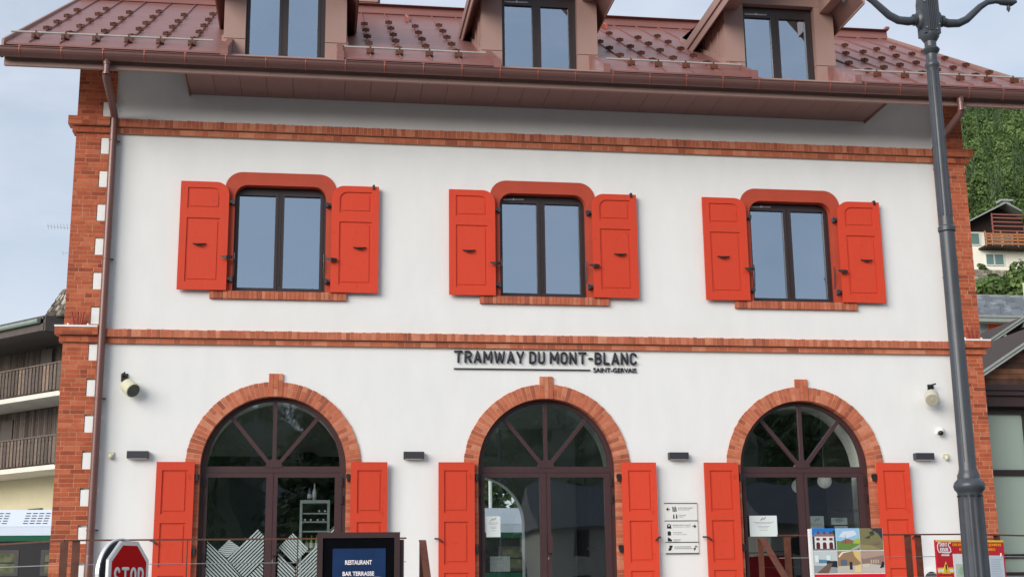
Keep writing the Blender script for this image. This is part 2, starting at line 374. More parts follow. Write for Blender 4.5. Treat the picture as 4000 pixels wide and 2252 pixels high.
# brickwork ----------------------------------------------------
def brow(g, x0, x1, z0, z1, y, lens, jx=.011, off=0.0, dep=.06):
    x = x0-off
    while x < x1-.01:
        l = random.choice(lens)
        a, b = max(x, x0), min(x+l, x1)
        if b-a > .025:
            j = random.uniform(-.0015, .0015)
            g.box(a+jx/2, b-jx/2, y+j, y+dep, z0+.005, z1-.005)
        x += l
def pilaster(side):
    g = G(); m = G(); ZR = .0676
    # brick zones
    zones = [(-.05, 4.22), (4.44, 7.54), (7.79, 8.75)]
    white = [(4.20-.5445*(k+.5)-.0-.0, 4.20-.5445*k) for k in range(8)]
    white = [(a, b) for a, b in white]
    white2 = [(4.501+.5415*k, 4.767+.5415*k) for k in range(6)]+[(7.80, 8.07)]
    for (za, zb) in zones:
        n = round((zb-za)/ZR); h = (zb-za)/n
        for i in range(n):
            z0, z1 = za+i*h, za+(i+1)*h; zc = (z0+z1)/2
            nar = any(a < zc < b for a, b in white+white2)
            xin = 7.0 if nar else (6.80 if side < 0 else 6.87)
            xo = 7.385
            a, b = (-xo, -xin) if side < 0 else (xin, xo)
            brow(g, a, b, z0, z1, -.055, [.22, .22, .22, .11], off=random.choice([0, .11, .055, .16]))
            m.box(a+.004, b-.004, -.0515, .02, z0-.0005 if i else z0, z1, .5)
            # outer side return
            yy = 0.02
            while yy < 1.2:
                xx = (-xo, -xo+.03) if side < 0 else (xo-.03, xo)
                if yy < .9: g.box(xx[0], xx[1], yy+.005, min(yy+.22, 1.15)-.005, z0+.004, z1-.004)
                yy += .22
    # corbelled caps
    for (zb, zt) in ((4.22, 4.44), (7.545, 7.795)):
        for (o, z0, z1, y) in ((.055, zb, zb+.095, -.10), (.115, zb+.105, zt, -.16)):
            a, b = (-7.385-o, -6.86) if side < 0 else (6.86, 7.385+o)
            k = 2 if z1-z0 > .1 else 1
            for q in range(k):
                zz0 = z0+(z1-z0)*q/k; zz1 = z0+(z1-z0)*(q+1)/k
                brow(g, a, b, zz0, zz1, y, [.22, .22, .11], off=random.choice([0, .11]), dep=.25)
            m.box(a+.005, b-.005, y+.008, .05, z0+.002, z1-.002, .5)
    p = m.build('brick_pilaster', MORTAR, st); g.build('brickwork', BRICK, p)
    for (wa, wb) in white+white2:
        if wa < .02 or 4.2 < (wa+wb)/2 < 4.45: continue
        q = G(); a, b = (-6.996, -6.81) if side < 0 else (6.872, 6.996)
        q.box(a, b, -.046, -.001, wa+.006, wb-.006); q.build('white_quoin', WHITE, p)
    f = G(); a, b = (-7.50, -6.875) if side < 0 else (6.875, 7.50)
    f.box(a, b, -.165, .03, 4.441, 4.468); 
    f.build('ledge_flashing', WHITE, p)
pilaster(-1); pilaster(1)
def band(z0, zs, z1):
    m = G(); g = G()
    m.box(-6.78, 6.80, -.047, .01, z0+.003, zs, .5); m.box(-6.78, 6.80, -.0925, .01, zs+.01, z1-.006, .5)
    brow(g, -6.79, 6.81, z0, zs-.004, -.05, [.22, .22, .11, .15, .11], dep=.05)
    x = -6.79
    while x < 6.80:
        l = random.choice([.062, .066, .07, .075]); b = min(x+l, 6.81); t = random.uniform(-.006, .004)
        g.box(x+.004, b-.004, -.096+random.uniform(-.0015, .0015), .01, zs+.012, z1+t); x += l
    p = m.build('brick_band', MORTAR, st); g.build('brickwork', BRICKD, p)
band(4.215, 4.30, 4.43); band(7.555, 7.65, 7.785)
# arches
def arch(c):
    g = G(); m = G(); R0, R1 = DR, 1.312
    n = 53; st_ = math.pi/n
    mo = arc(c, ZT, R1-.004, 0, math.pi, 40); mi = arc(c, ZT, R0+.004, math.pi, 0, 40)
    m.plate([[(c+R1-.004, .05)]+mo+[(c-R1+.004, .05), (c-R0-.004, .05)]+mi+[(c+R0+.004, .05)]], -.0205, .13, .5)
    def wedge(r0, r1, a0, a1):
        pts = [(c+r*math.cos(a), ZT+r*math.sin(a)) for r, a in ((r0, a0), (r1, a0), (r1, a1), (r0, a1))]
        y = -.0245+random.uniform(-.0015, .0015)
        g.hexa([(pts[0][0], y, pts[0][1]), (pts[1][0], y, pts[1][1]), (pts[2][0], y, pts[2][1]), (pts[3][0], y, pts[3][1])] +
               [(pts[0][0], .128, pts[0][1]), (pts[1][0], .128, pts[1][1]), (pts[2][0], .128, pts[2][1]), (pts[3][0], .128, pts[3][1])])
    for i in range(n):
        a0, a1 = i*st_+.0048, (i+1)*st_-.0048
        if abs((a0+a1)/2-math.pi/2) < .085: continue
        j = random.uniform(-.004, .006)
        if i % 2: wedge(R0, R1+j, a0, a1)
        else:
            q = random.choice([.115, .115, .08, .15]); wedge(R0, R0+q-.004, a0, a1); wedge(R0+q+.004, R1+j, a0, a1)
    for sgn in (-1, 1):   # jamb bricks
        z = .05; i = 0
        while z < ZT-.01:
            z1 = min(z+.0676, ZT)
            a, b = (R0, R1)
            if i % 2: segs = [(a, b)]
            else: segs = [(a, a+.11), (a+.12, b)]
            for (p, q) in segs:
                xa, xb = sorted((c+sgn*p, c+sgn*q)); g.box(xa+.002, xb-.002, -.024+random.uniform(-.003, .003), .128, z+.004, z1-.004)
            z = z1; i += 1
    # keystone: projecting brick stub
    for k in range(3):
        xa = c-.108+k*.072
        zs_ = 3.78-.02
        if k == 1: g.box(xa+.003, xa+.069, -.036, .1, ZT+R0-.002, 3.55); g.box(xa+.003, xa+.069, -.036, .1, 3.56, zs_+.02)
        else: g.box(xa+.003, xa+.069, -.036, .1, ZT+R0-.004, 3.66 if k else 3.63); g.box(xa+.003, xa+.069, -.036, .1, 3.67 if k else 3.64, zs_+.02)
    m.box(c-.1, c+.1, -.028, .05, ZT+R0+.01, zs_+.015, .5)
    p = m.build('brick_arch', MORTAR, st); g.build('brickwork', BRICKD, p)
for c in C3: arch(c)

# upper windows ------------------------------------------------
def dblframe(x0, x1, z0, z1, panes, r, y0, y1):
    g = G(); lp = rtop(x0, x1, z0, z1, r) if r else rect(x0, x1, z0, z1)
    g.plate([lp]+[rect(*p) for p in panes], y0, y1)
    # sash steps around each pane
    for (a, b, c_, d) in panes:
        g.plate([rect(a-.045, b+.045, c_-.045, d+.045), rect(a+.001, b-.001, c_+.001, d-.001)], y0-.012, y0+.002)
    return g
winproto = []
PAN = [(-.652, -.085, 5.155, 6.66), (.052, .62, 5.155, 6.66)]
sur = G(); sur.plate([rtop(-.868, .868, 5.068, 7.0, .27, n=10), rtop(-.712, .712, 5.069, 6.79, .2, n=10)], -.014, .15)
o_s = sur.build('window_surround', SURR, st)
o_w = dblframe(-.716, .716, 5.06, 6.795, PAN, .2, .13, .19).build('window', FRAME, st)
g = G()
for p in PAN: sheet(g, p[0]-.01, p[1]+.01, .158, p[2]-.01, p[3]+.01)
g.build('pane', WGLASS, o_w)
g = G(); g.box(-.70, .70, .06, .13, 5.062, 5.10); g.box(-.012, .004, .108, .125, 5.2, 6.7); g.build('drip_rail', FRAME, o_w)
g = G(); m = G(); m.box(-1.04, 1.04, -.045, .02, 4.95, 5.062, .5)
x = -1.05
while x < 1.04:
    l = random.choice([.062, .066, .072]); b = min(x+l, 1.05); g.box(x+.003, b-.003, -.055+random.uniform(-.002, .003), .1, 4.944, 5.066); x += l
o_b = m.build('brick_sill', MORTAR, st); g.build('brickwork', BRICKD, o_b)
vent = G(); vent.tube([(-.63, .108, 6.715), (-.30, .108, 6.722)], .014, 8, cap=True, flat=.6); vent.box(-.47, -.46, .095, .11, 6.70, 6.736)
def shutter_up(sgn):
    xi, xo = .797, 1.542
    def X(a): return sgn*a
    def lp(p):
        q = [(sgn*a, b) for a, b in p]; return q
    g = G()
    outer = rtop(xi, xo, 5.065, 6.80, .2, left=True, right=False)
    t1 = rtop(xi+.125, xo-.11, 6.36, 6.70, .12, left=True, right=False); t2 = rect(xi+.125, xo-.11, 5.19, 6.21)
    g.plate([lp(outer), lp(t1), lp(t2)], -.095, -.055)
    g.plate([lp(rect(xi+.10, xo-.09, 5.17, 6.72))], -.078, -.062)
    g.plate([lp(rect(xi+.165, xo-.15, 5.235, 6.165))], -.087, -.0785)
    g.plate([lp(rtop(xi+.165, xo-.15, 6.40, 6.66, .09, left=True, right=False))], -.087, -.0785)
    s = g.build('shutter', SHUT, st)
    h = G(); cx_ = sgn*(1.225 if sgn < 0 else 1.245); pts = []
    for i in range(9):
        t = i/8; pts.append((cx_-.1+.2*t, -.10-.03*math.sin(math.pi*t), 5.795-.022*math.sin(math.pi*t)))
    h.tube(pts, [.008, .011, .014, .017, .018, .017, .014, .011, .008], 8); h.build('shutter_handle', BLACK, s, smooth=True)
    for z in (6.49, 5.25):
        h = G(); a, b = sorted((sgn*.70, sgn*.80)); h.box(a, b, -.075, -.03, z-.02, z+.02); a, b = sorted((sgn*.71, sgn*.745)); h.box(a, b, -.09, -.02, z-.045, z+.03); h.build('hinge', ANTH, s)
    h = G(); a, b = sorted((sgn*.71, sgn*.895)); h.hexa([(a, -.16, 5.575), ((a+b)/2, -.175, 5.545), (b, -.13, 5.56), ((a+b)/2, -.10, 5.56)]+[(a, -.16, 5.595), ((a+b)/2, -.175, 5.60), (b, -.13, 5.60), ((a+b)/2, -.10, 5.595)])
    h.tube([(sgn*.69, -.02, 5.30), (sgn*.69, -.05, 5.55), (sgn*.69, -.03, 5.68)], .008, 6); h.build('latch', BLACK, s)
    if sgn > 0:
        h = G(); h.box(1.44, 1.475, -.11, -.04, 6.75, 6.825); h.build('stay_catch', BLACK, s)
    return s
o_l, o_r = shutter_up(-1), shutter_up(1)
for c in C3:
    if c == 0: continue
    for o in (o_s, o_w, o_b, o_l, o_r): copy_tree(o, st, dx=c)
ov = vent.build('air_vent', STEEL, o_w)
for o in st.children:
    if o.name.startswith('window.') and o.location[0] > 1: copy_tree(ov, o)

# ground floor doors ------------------------------------------
def door(c):
    g = G(); y0, y1 = .135, .20; ri = DR-.06
    fan = []
    spoke = .0275
    # fanlight frame: ring, transom
    ring_o = archloop(c, DR, .02, ZT); hole_lo = rect(c-ri, c+ri, .06, 2.285)
    hu = arc(c, ZT+.035, ri-.035, 0, math.pi, 36)
    g.plate([ring_o, hole_lo, hu], y0, y1)
    for a in (50, 90, 130):      # spokes
        d = Vector((math.cos(R(a)), 0, math.sin(R(a)))); n_ = Vector((-d.z, 0, d.x))*.03
        p0 = Vector((c, 0, ZT-.01))+d*.03; p1 = Vector((c, 0, ZT))+d*(ri-.0)
        g.hexa([tuple(q+Vector((0, y, 0))) for y in (y0-.006-.001*a/50, y1-.01) for q in (p0-n_, p1-n_, p1+n_, p0+n_)])
    g.plate([arc(c, ZT+.02, .13, 0, math.pi, 10)], y0-.010, y1-.02)
    fr = g.build('door_frame', DOORM, st)
    g = G(); fl = arc(c, ZT+.02, ri+.01, 0, math.pi, 36); g.add([(p[0], .167, p[1]) for p in fl], [tuple(range(len(fl)))]); g.build('fanlight_pane', DGLASS, fr)
    for sg in (-1, 1):
        a, b = (c-ri+.004, c-.003) if sg < 0 else (c+.003, c+ri-.004)
        pa, pb = (a+.05, b-.105) if sg < 0 else (a+.06, b-.10)
        g = G(); g.plate([rect(a, b, .065, 2.28), rect(pa, pb, .62, 2.213), rect(pa, pb, .17, .55)], y0-.015, y1-.012)
        lf = g.build('door_leaf', DOORM, st)
        g = G(); sheet(g, pa-.01, pb+.01, .160, .15, 2.225); g.build('pane', DGLASS, lf)
        if sg > 0:
            g = G(); g.box(c+.008, c+.074, .06, .12, 1.05, 1.315); g.build('pull_handle', DOORM, lf)
            g = G(); g.box(c+.008, c+.02, .105, .12, .95, .99); g.build('keyhole', STEEL, lf)
        for z in (2.15, 1.88):
            g = G(); xx = c+sg*(ri+.0); g.box(xx-.014, xx+.014, .095, .134, z-.07, z+.07); g.build('hinge', FRAME, lf)
for c in C3: door(c)
def shutter_dn(sgn):
    g = G(); xi, xo = 1.158, 1.712
    def lp(p): return [(sgn*a, b) for a, b in p]
    pn = [(2.30, 1.66), (1.525, .89), (.765, .12)]
    g.plate([lp(rect(xi, xo, .04, 2.425))]+[lp(rect(xi+.10, xo-.085, b, a)) for a, b in pn], -.115, -.07)
    g.plate([lp(rect(xi+.06, xo-.05, .08, 2.36))], -.096, -.078)
    for a, b in pn: g.plate([lp(rect(xi+.13, xo-.115, b+.045, a-.035))], -.106, -.0965)
    s = g.build('door_shutter', SHUT, st)
    for z in (2.22, 1.13):
        h = G(); a, b = sorted((sgn*1.09, sgn*1.175)); h.box(a, b, -.09, -.02, z-.03, z+.02); a, b = sorted((sgn*1.10, sgn*1.14)); h.box(a, b, -.11, -.02, z-.075, z+.03); h.build('hinge', BLACK, s)
    h = G(); h.tube([(sgn*1.76, -.05, 1.275), (sgn*1.72, -.13, 1.27), (sgn*1.66, -.15, 1.225)], .014, 8, cap=True); h.build('shutter_stay', BLACK, s, smooth=True)
    return s
d1, d2 = shutter_dn(-1), shutter_dn(1)
for c in C3:
    if c:
        copy_tree(d1, st, dx=c); copy_tree(d2, st, dx=c)
# striped film on the bar door
def clip(poly, hp):
    out = []
    for i in range(len(poly)):
        p, q = poly[i], poly[(i+1) % len(poly)]; a = hp[0]*p[0]+hp[1]*p[1]-hp[2]; b = hp[0]*q[0]+hp[1]*q[1]-hp[2]
        if a >= 0: out.append(p)
        if a*b < 0: t = a/(a-b); out.append((p[0]+t*(q[0]-p[0]), p[1]+t*(q[1]-p[1])))
    return out
g = G()
def stripes(poly, ang, w_, pitch, y):
    n_ = (-math.sin(R(ang)), math.cos(R(ang))); ds = [n_[0]*p[0]+n_[1]*p[1] for p in poly]; d = math.floor(min(ds)/pitch)*pitch
    while d < max(ds):
        q = clip(poly, (n_[0], n_[1], d)); q = clip(q, (-n_[0], -n_[1], -(d+w_))) if q else q
        if len(q) > 2:
            g.plate([q], y, y+.002)
        d += pitch
stripes([(-5.16, 1.27), (-5.16, .64), (-4.62, .64), (-4.60, .70), (-4.87, 1.0)], -45, .022, .040, .150)
stripes([(-4.86, 1.005), (-4.595, .72), (-4.325, .98), (-4.325, 1.34), (-4.425, 1.45)], 45, .022, .040, .1495)
stripes([(-4.60, .69), (-4.5, .64), (-4.325, .64), (-4.325, .96)], -45, .022, .04, .149)
stripes([(-5.0, 1.13), (-4.86, 1.02), (-4.68, 1.18), (-4.84, 1.29)], 5, .02, .028, .1485)
stripes([(-4.11, 1.17), (-3.89, 1.385), (-3.66, 1.14), (-3.87, .93)], -45, .022, .034, .150)
stripes([(-4.11, 1.10), (-4.11, .64), (-3.85, .64), (-3.85, .86)], -45, .022, .040, .149)
stripes([(-3.84, .90), (-3.84, .64), (-3.24, .64), (-3.24, 1.52)], 45, .022, .040, .1485)
dec = g.build('striped_glass_film', mat('frosted_film', (.36, .43, .42, 1), .5), st)

# roof ---------------------------------------------------------
SL = .589; Y0, Z0 = -1.10, 8.56; YR = 4.70; ZR_ = Z0+(YR-Y0)*SL
def rz(y): return Z0+(y-Y0)*SL
XE = 8.30
g = G()
for (a, b) in ((-XE, -5.125), (-3.285, -.92), (.92, 3.285), (5.125, XE)):
    g.hexa([(a, Y0, Z0-.03), (b, Y0, Z0-.03), (b, 0, rz(0)-.03), (a, 0, rz(0)-.03), (a, Y0, Z0), (b, Y0, Z0), (b, 0, rz(0)), (a, 0, rz(0))])
for (a, b, yq) in ((-XE, -5.125, 0), (-5.125, -3.285, 2.32), (-3.285, -.92, 0), (-.92, .92, 2.32), (.92, 3.285, 0), (3.285, 5.125, 2.32), (5.125, XE, 0)):
    g.hexa([(a, yq, rz(yq)-.03), (b, yq, rz(yq)-.03), (b, YR, ZR_-.03), (a, YR, ZR_-.03), (a, yq, rz(yq)), (b, yq, rz(yq)), (b, YR, ZR_), (a, YR, ZR_)])
g.hexa([(-XE, YR, ZR_-.03), (XE, YR, ZR_-.03), (XE, 10.5, Z0-.03), (-XE, 10.5, Z0-.03), (-XE, YR, ZR_), (XE, YR, ZR_), (XE, 10.5, Z0), (-XE, 10.5, Z0)])
SEAM = [-7.96, -7.52, -7.06, -6.58, -6.10, -5.62, -2.85, -2.385, -1.91, -1.44, 1.40, 1.86, 2.325, 2.80, 5.16, 5.64, 6.13, 6.62, 7.12, 7.62, 8.10]
for x in SEAM+[-5.13, -4.65, -4.2, -3.75, -3.3, -.95, -.48, 0, .47, .93, 3.27, 3.74, 4.2, 4.66]:
    ya = Y0+.03 if x in SEAM and abs(x-5.16) > .01 else 0.05
    if x in (-5.13, -4.65, -4.2, -3.75, -.48, 0, .47, 3.74, 4.2, 4.66, -.95, .93, 3.27, -3.3): ya = 1.3
    yb = YR-.16
    g.hexa([(x-.012, ya, rz(ya)-.005), (x+.012, ya, rz(ya)-.005), (x+.012, yb, rz(yb)-.005), (x-.012, yb, rz(yb)-.005)] +
           [(x-.007, ya, rz(ya)+.032), (x+.007, ya, rz(ya)+.032), (x+.007, yb, rz(yb)+.032), (x-.007, yb, rz(yb)+.032)])
roof = g.build('roof', ROOF, st)
PADA = [.10, .885, 1.66, 2.47]; PADB = [-.29, .485, 1.235, 2.02, 2.82]
pad = None
for i, x in enumerate(SEAM):
    for y in (PADA if i % 2 == 0 else PADB):
        yy = y+random.uniform(-.03, .03)
        if pad is None:
            q = G(); q.box(-.064, .064, -.022, .03, .022, .072); q.box(-.020, .020, -.03, .02, .060, .080); q.box(-.016, .016, -.05, -.023, -.012, .040)
            pad = q.build('snow_stop', RUST, roof); o = pad
        else: o = pad.copy(); col.objects.link(o)
        o.location = (x, yy, rz(yy)+.012); o.rotation_euler = (math.atan(SL)*.4, 0, random.uniform(-.1, .1))
for (a, b) in ((-8.33, -5.30), (-3.255, -.99), (.99, 3.27), (5.24, 8.6)):
    q = G(); yb_ = -.62; q.tube([(a, yb_, rz(yb_)+.10), (b, yb_, rz(yb_)+.10)], .017, 8); ra = q.build('snow_rail', mat('pale_steel', (.50, .49, .46, 1), .4, metal=.3) if a < -8 else bpy.data.materials['pale_steel'], roof, smooth=True)
    for x in SEAM:
        if a < x < b:
            q = G(); q.box(x-.06, x+.06, yb_-.05, yb_-.01, rz(yb_)-.01, rz(yb_)+.075); q.box(x-.01, x+.01, yb_-.17, yb_, rz(yb_)-.05, rz(yb_)+.02); q.box(x-.012, x+.012, yb_-.02, yb_+.02, rz(yb_)+.06, rz(yb_)+.125)
            q.build('rail_bracket', RUST, ra)
g = G(); g.hexa([(-XE-.02, YR-.24, rz(YR-.24)+.02), (XE+.02, YR-.24, rz(YR-.24)+.02), (XE+.02, YR+.3, rz(YR-.24)+.0), (-XE-.02, YR+.3, rz(YR-.24)+.0)] +
               [(-XE-.02, YR-.21, ZR_+.06), (XE+.02, YR-.21, ZR_+.06), (XE+.02, YR+.28, ZR_+.06), (-XE-.02, YR+.28, ZR_+.06)])
g.hexa([(-XE-.03, YR-.30, ZR_+.061), (XE+.03, YR-.30, ZR_+.061), (XE+.03, YR+.34, ZR_+.061), (-XE-.03, YR+.34, ZR_+.061), (-XE-.03, YR-.28, ZR_+.075), (XE+.03, YR-.28, ZR_+.075), (XE+.03, YR+.32, ZR_+.075), (-XE-.03, YR+.32, ZR_+.075)])
g.box(XE-.03, XE+.05, YR-.3, YR+.3, ZR_+.076, ZR_+.13)
g.build('ridge_cap', ROOF, roof)
for yy in (2.9, 3.1):
    pass
for x, y in ((-2.0, 3.35), (2.02, 3.75)): g = G(); g.hexa([(x-.02, y, rz(y)+.02), (x+.02, y, rz(y)+.02), (x+.02, y+.4, rz(y+.4)+.02), (x-.02, y+.4, rz(y+.4)+.02), (x-.02, y, rz(y)+.12), (x+.02, y, rz(y)+.12), (x+.02, y+.4, rz(y+.4)+.12), (x-.02, y+.4, rz(y+.4)+.12)]); g.build('roof_hook', STRAP, roof)
g = G(); g.box(-3.3, -2.53, 5.0, 5.9, 11.5, 12.34); g.box(-3.33, -2.50, 4.97, 5.93, 12.34, 12.39); ch = g.build('chimney', CLAD, roof)
g = G(); g.box(-3.5, -2.44, 5.3, 6.4, 11.4, 13.6); g.build('chimney_stack', FRAME, ch)
# gable verge boards and eave fascia
for sx in (-1, 1):
    g = G()
    xx = (sx*(XE-.0), sx*(XE+.035))
    a, b = min(xx), max(xx)
    g.hexa([(a, Y0-.03, Z0-.26), (b, Y0-.03, Z0-.26), (b, YR, ZR_-.24), (a, YR, ZR_-.24), (a, Y0-.03, Z0+.045), (b, Y0-.03, Z0+.045), (b, YR, ZR_+.045), (a, YR, ZR_+.045)])
    g.hexa([(a, YR, ZR_-.24), (b, YR, ZR_-.24), (b, 10.5, Z0-.26), (a, 10.5, Z0-.26), (a, YR, ZR_+.045), (b, YR, ZR_+.045), (b, 10.5, Z0+.045), (a, 10.5, Z0+.045)])
    a2, b2 = sorted((sx*7.39, sx*XE))
    g.hexa([(a2, Y0+.1, Z0-.27), (b2, Y0+.1, Z0-.27), (b2, YR, ZR_-.27), (a2, YR, ZR_-.27), (a2, Y0+.1, Z0-.24), (b2, Y0+.1, Z0-.24), (b2, YR, ZR_-.24), (a2, YR, ZR_-.24)])
    g.build('verge_board', CLAD, roof)
g = G(); g.box(-XE, XE, -1.03, -1.0, 8.235, 8.565); g.box(-XE, XE, -1.04, -1.031, 8.225, 8.30)
g.box(-XE, XE, -1.0, -.955, 8.235, 8.262)
g.build('fascia', CLAD, roof)
g = G(); zz = 8.268
x = -5.67; k = 0
while x < 5.62:
    b = min(x+.405, 5.63); g.box(x+.003, b-.003, -.954, -.0, zz, zz+.02); x += .405
g.box(-5.69, -5.671, -.955, .0, 8.235, 8.56); g.box(5.631, 5.65, -.955, .0, 8.235, 8.56)
g.build('soffit_box', SOFF, roof)
g = G()
for a, b in ((-7.385, -5.69), (5.65, 7.385)):
    g.hexa([(a, -.95, 8.30), (b, -.95, 8.30), (b, .02, 8.86), (a, .02, 8.86), (a, -.95, 8.33), (b, -.95, 8.33), (b, .02, 8.89), (a, .02, 8.89)])
g.build('sloping_soffit', PLASTER, roof)
# gutter: half-round trough with rolled lip
g = G(); gy, gz, gr = -1.155, 8.435, .092
lp = [(gy+gr*math.cos(R(180+i*18)), gz+gr*1.35*math.sin(R(180+i*18))) for i in range(11)]
li = [(gy+(gr-.008)*math.cos(R(180+i*18)), gz+(gr-.008)*1.33*math.sin(R(180+i*18))) for i in range(11)]
for i in range(10):
    g.prism_x([lp[i], lp[i+1], li[i+1], li[i]], -XE-.04, XE+.3)
for xx in (-XE-.045, XE+.3): g.prism_x(lp, xx, xx+.006)
g.tube([(-XE-.04, gy-gr+.002, gz+.006), (XE+.3, gy-gr+.002, gz+.006)], .0125, 8)
gut = g.build('gutter', PIPE, st, smooth=True)
bx = -8.05
brk = None
while bx < 8.3:
    if brk is None:
        q = G(); q.tube([(0, gy-gr-.003, gz+.02)]+[(0, gy+(gr+.004)*math.cos(R(180+i*20)), gz+(gr+.004)*1.36*math.sin(R(180+i*20))) for i in range(10)], .006, 6)
        q.box(-.018, .018, gy-gr, -1.03, gz+.018, gz+.028); q.hexa([(-.018, gy-.02, gz+.02), (.018, gy-.02, gz+.02), (.018, -1.03, gz+.06), (-.018, -1.03, gz+.06), (-.018, gy-.02, gz+.03), (.018, gy-.02, gz+.03), (.018, -1.03, gz+.075), (-.018, -1.03, gz+.075)])
        brk = q.build('gutter_bracket', STRAP, gut); o = brk
    else: o = brk.copy(); col.objects.link(o)
    o.location = (bx, 0, 0); bx += .60
# downpipes
for sx in (-1, 1):
    x = sx*6.80 if sx < 0 else 6.83
    g = G()
    g.lathe([(.03, .12), (.095, .11), (.09, .06), (.06, -.03), (.058, -.07)], (x, -1.13, 8.33), 20)
    g.tube([(x, -1.13, 8.28), (x, -1.13, 8.10)], .050, 14)
    xe = sx*6.81 if sx < 0 else 6.84
    g.tube([(x, -1.13, 8.11), (x, -1.10, 8.06), (xe, -.20, 7.86), (xe, -.115, 7.80), (xe, -.11, 7.72)], .056, 14)
    g.tube([(xe, -.11, 7.76), (xe, -.11, .05)], .059, 14)
    for z in (8.10, 7.77): g.lathe([(.06, 0), (.06, .03)], (x if z > 8 else xe, -1.13 if z > 8 else -.11, z), 16)
    dp = g.build('downpipe', PIPE, st, smooth=True)
    for z in (7.42, 5.52, 3.37, 1.43):
        q = G(); q.lathe([(.058, -.012), (.066, -.012), (.066, .012), (.058, .012)], (xe, -.11, z), 16); q.box(xe+.05, xe+.10, -.06, -.03, z-.012, z+.012); q.build('pipe_clip', PIPE, dp)
    q = G(); q.lathe([(.056, 0), (.066, 0), (.062, .3), (.056, .34)], (xe, -.11, .75), 16); q.build('pipe_socket', PIPE, dp, smooth=True)

# dormers -------------------------------------------------------
def dormer(c):
    g = G(); cw = .985
    for sg in (-1, 1):
        a, b = sorted((c+sg*.64, c+sg*cw))
        g.box(a, b, -.02, .22, 8.47, 9.247); g.box(a, b, -.024, .22, 9.256, 10.335)
        # cheek wall with standing seams
        xc = c+sg*cw; xi = c+sg*(cw-.06)
        x0, x1 = sorted((xc-sg*.004, xi))
        g.prism_x([(.10, 8.6), (.221, 8.6), (2.9, rz(2.9)-.06), (2.9, 10.36), (.10, 10.36)], x0, x1)
        for y in (.34, .74, 1.14, 1.54):
            x0, x1 = sorted((xc, xc+sg*.018)); g.box(x0, x1, y-.008, y+.008, rz(y)-.05, 10.4)
        x0, x1 = sorted((xc, xc+sg*.03)); g.hexa([(x0, 0, rz(0)), (x1, 0, rz(0)), (x1, 2.6, rz(2.6)), (x0, 2.6, rz(2.6)), (x0, 0, rz(0)+.08), (x1, 0, rz(0)+.08), (x1, 2.6, rz(2.6)+.08), (x0, 2.6, rz(2.6)+.08)])
    g.box(c-.64, c+.64, .0, .22, 10.335, 10.62); g.plate([[(c-.97, 10.336), (c+.97, 10.336), (c, 11.45)]], -.03, .1)
    g.box(c-.83, c+.83, -1.05, -.02, 8.44, 8.465)
    d = g.build('dormer', CLAD, st)
    for sg in (-1, 1):
        a, b = sorted((c+sg*.832, c+sg*.925)); k = G()
        k.hexa([(a, -1.12, 8.47), (b, -1.12, 8.47), (b, -.021, 8.47), (a, -.021, 8.47), (a, -1.12, 8.63), (b, -1.12, 8.63), (b, -.021, 9.24), (a, -.021, 9.24)])
        a, b = sorted((c+sg*.825, c+sg*.935)); k.box(a, b, -1.135, -1.121, 8.49, 8.645)
        k.build('kerb_flashing', ROOF, d)
    # roof of the dormer: steep gable
    r = G(); PT = math.tan(R(50)); he = 1.14; th = .25
    def under(x): return 10.20+(.985-abs(x))*PT
    ya, yb = -.95, 4.6
    for sg in (-1, 1):
        A = [(c+sg*he, under(he)), (c, under(0)), (c, under(0)+th), (c+sg*he, under(he)+th)]
        v = [(p[0], y, p[1]) for y in (ya, yb) for p in A]
        r.add(v, [(0, 1, 2, 3), (7, 6, 5, 4), (0, 4, 5, 1), (1, 5, 6, 2), (2, 6, 7, 3), (3, 7, 4, 0)])
    dr = r.build('dormer_roof', SOFF, d)
    f = G()
    for sg in (-1, 1):
        a, b = sorted((c+sg*he, c+sg*(he+.022))); f.box(a, b, ya-.03, 2.2, 9.985, 10.13)
        a, b = sorted((c+sg*he, c+sg*(he+.05))); f.box(a, b, ya-.03, 2.4, 10.14, 10.31)
        for (w0, w1, yf) in ((.0, .14, -.0), (.15, .30, .03)):
            A = [(c+sg*(he+.0), under(he)+w0), (c, under(0)+w0), (c, under(0)+w1), (c+sg*he, under(he)+w1)]
            v = [(p[0], y, p[1]) for y in (ya-.03-yf, ya-.001) for p in A]
            f.add(v, [(0, 1, 2, 3), (7, 6, 5, 4), (0, 4, 5, 1), (1, 5, 6, 2), (2, 6, 7, 3), (3, 7, 4, 0)])
    f.build('barge_board', CLAD, d)
    for sg in (-1, 1):
        q = G(); a, b = sorted((c+sg*.74, c+sg*.97))
        q.plate([[(a, 10.22), (b-.05*(sg > 0), 10.22), (b, 10.30), (b, 10.5), (a, 10.5)]], -.75, -.025); q.build('purlin_end', CLAD, d)
    P = [(-.58, -.108, 8.60, 10.135), (.038, .515, 8.60, 10.135)]
    P = [(c+a, c+b, z0, z1) for a, b, z0, z1 in P]
    wf = dblframe(c-.66, c+.66, 8.48, 10.34, P, 0, .10, .17).build('dormer_window', FRAME, d)
    q = G()
    for p in P: sheet(q, p[0]-.01, p[1]+.01, .128, p[2]-.01, p[3]+.01)
    q.build('pane', WGLASS, wf)
    q = G(); q.tube([(c-.57, .082, 10.19), (c-.18, .082, 10.195)], .014, 8, cap=True, flat=.6); q.box(c-.375, c-.365, .07, .085, 10.17, 10.215); q.build('air_vent', STEEL, wf)
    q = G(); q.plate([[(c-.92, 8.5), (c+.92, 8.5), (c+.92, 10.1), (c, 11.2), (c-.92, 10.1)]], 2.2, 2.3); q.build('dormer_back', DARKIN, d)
for c in C3: dormer(c)

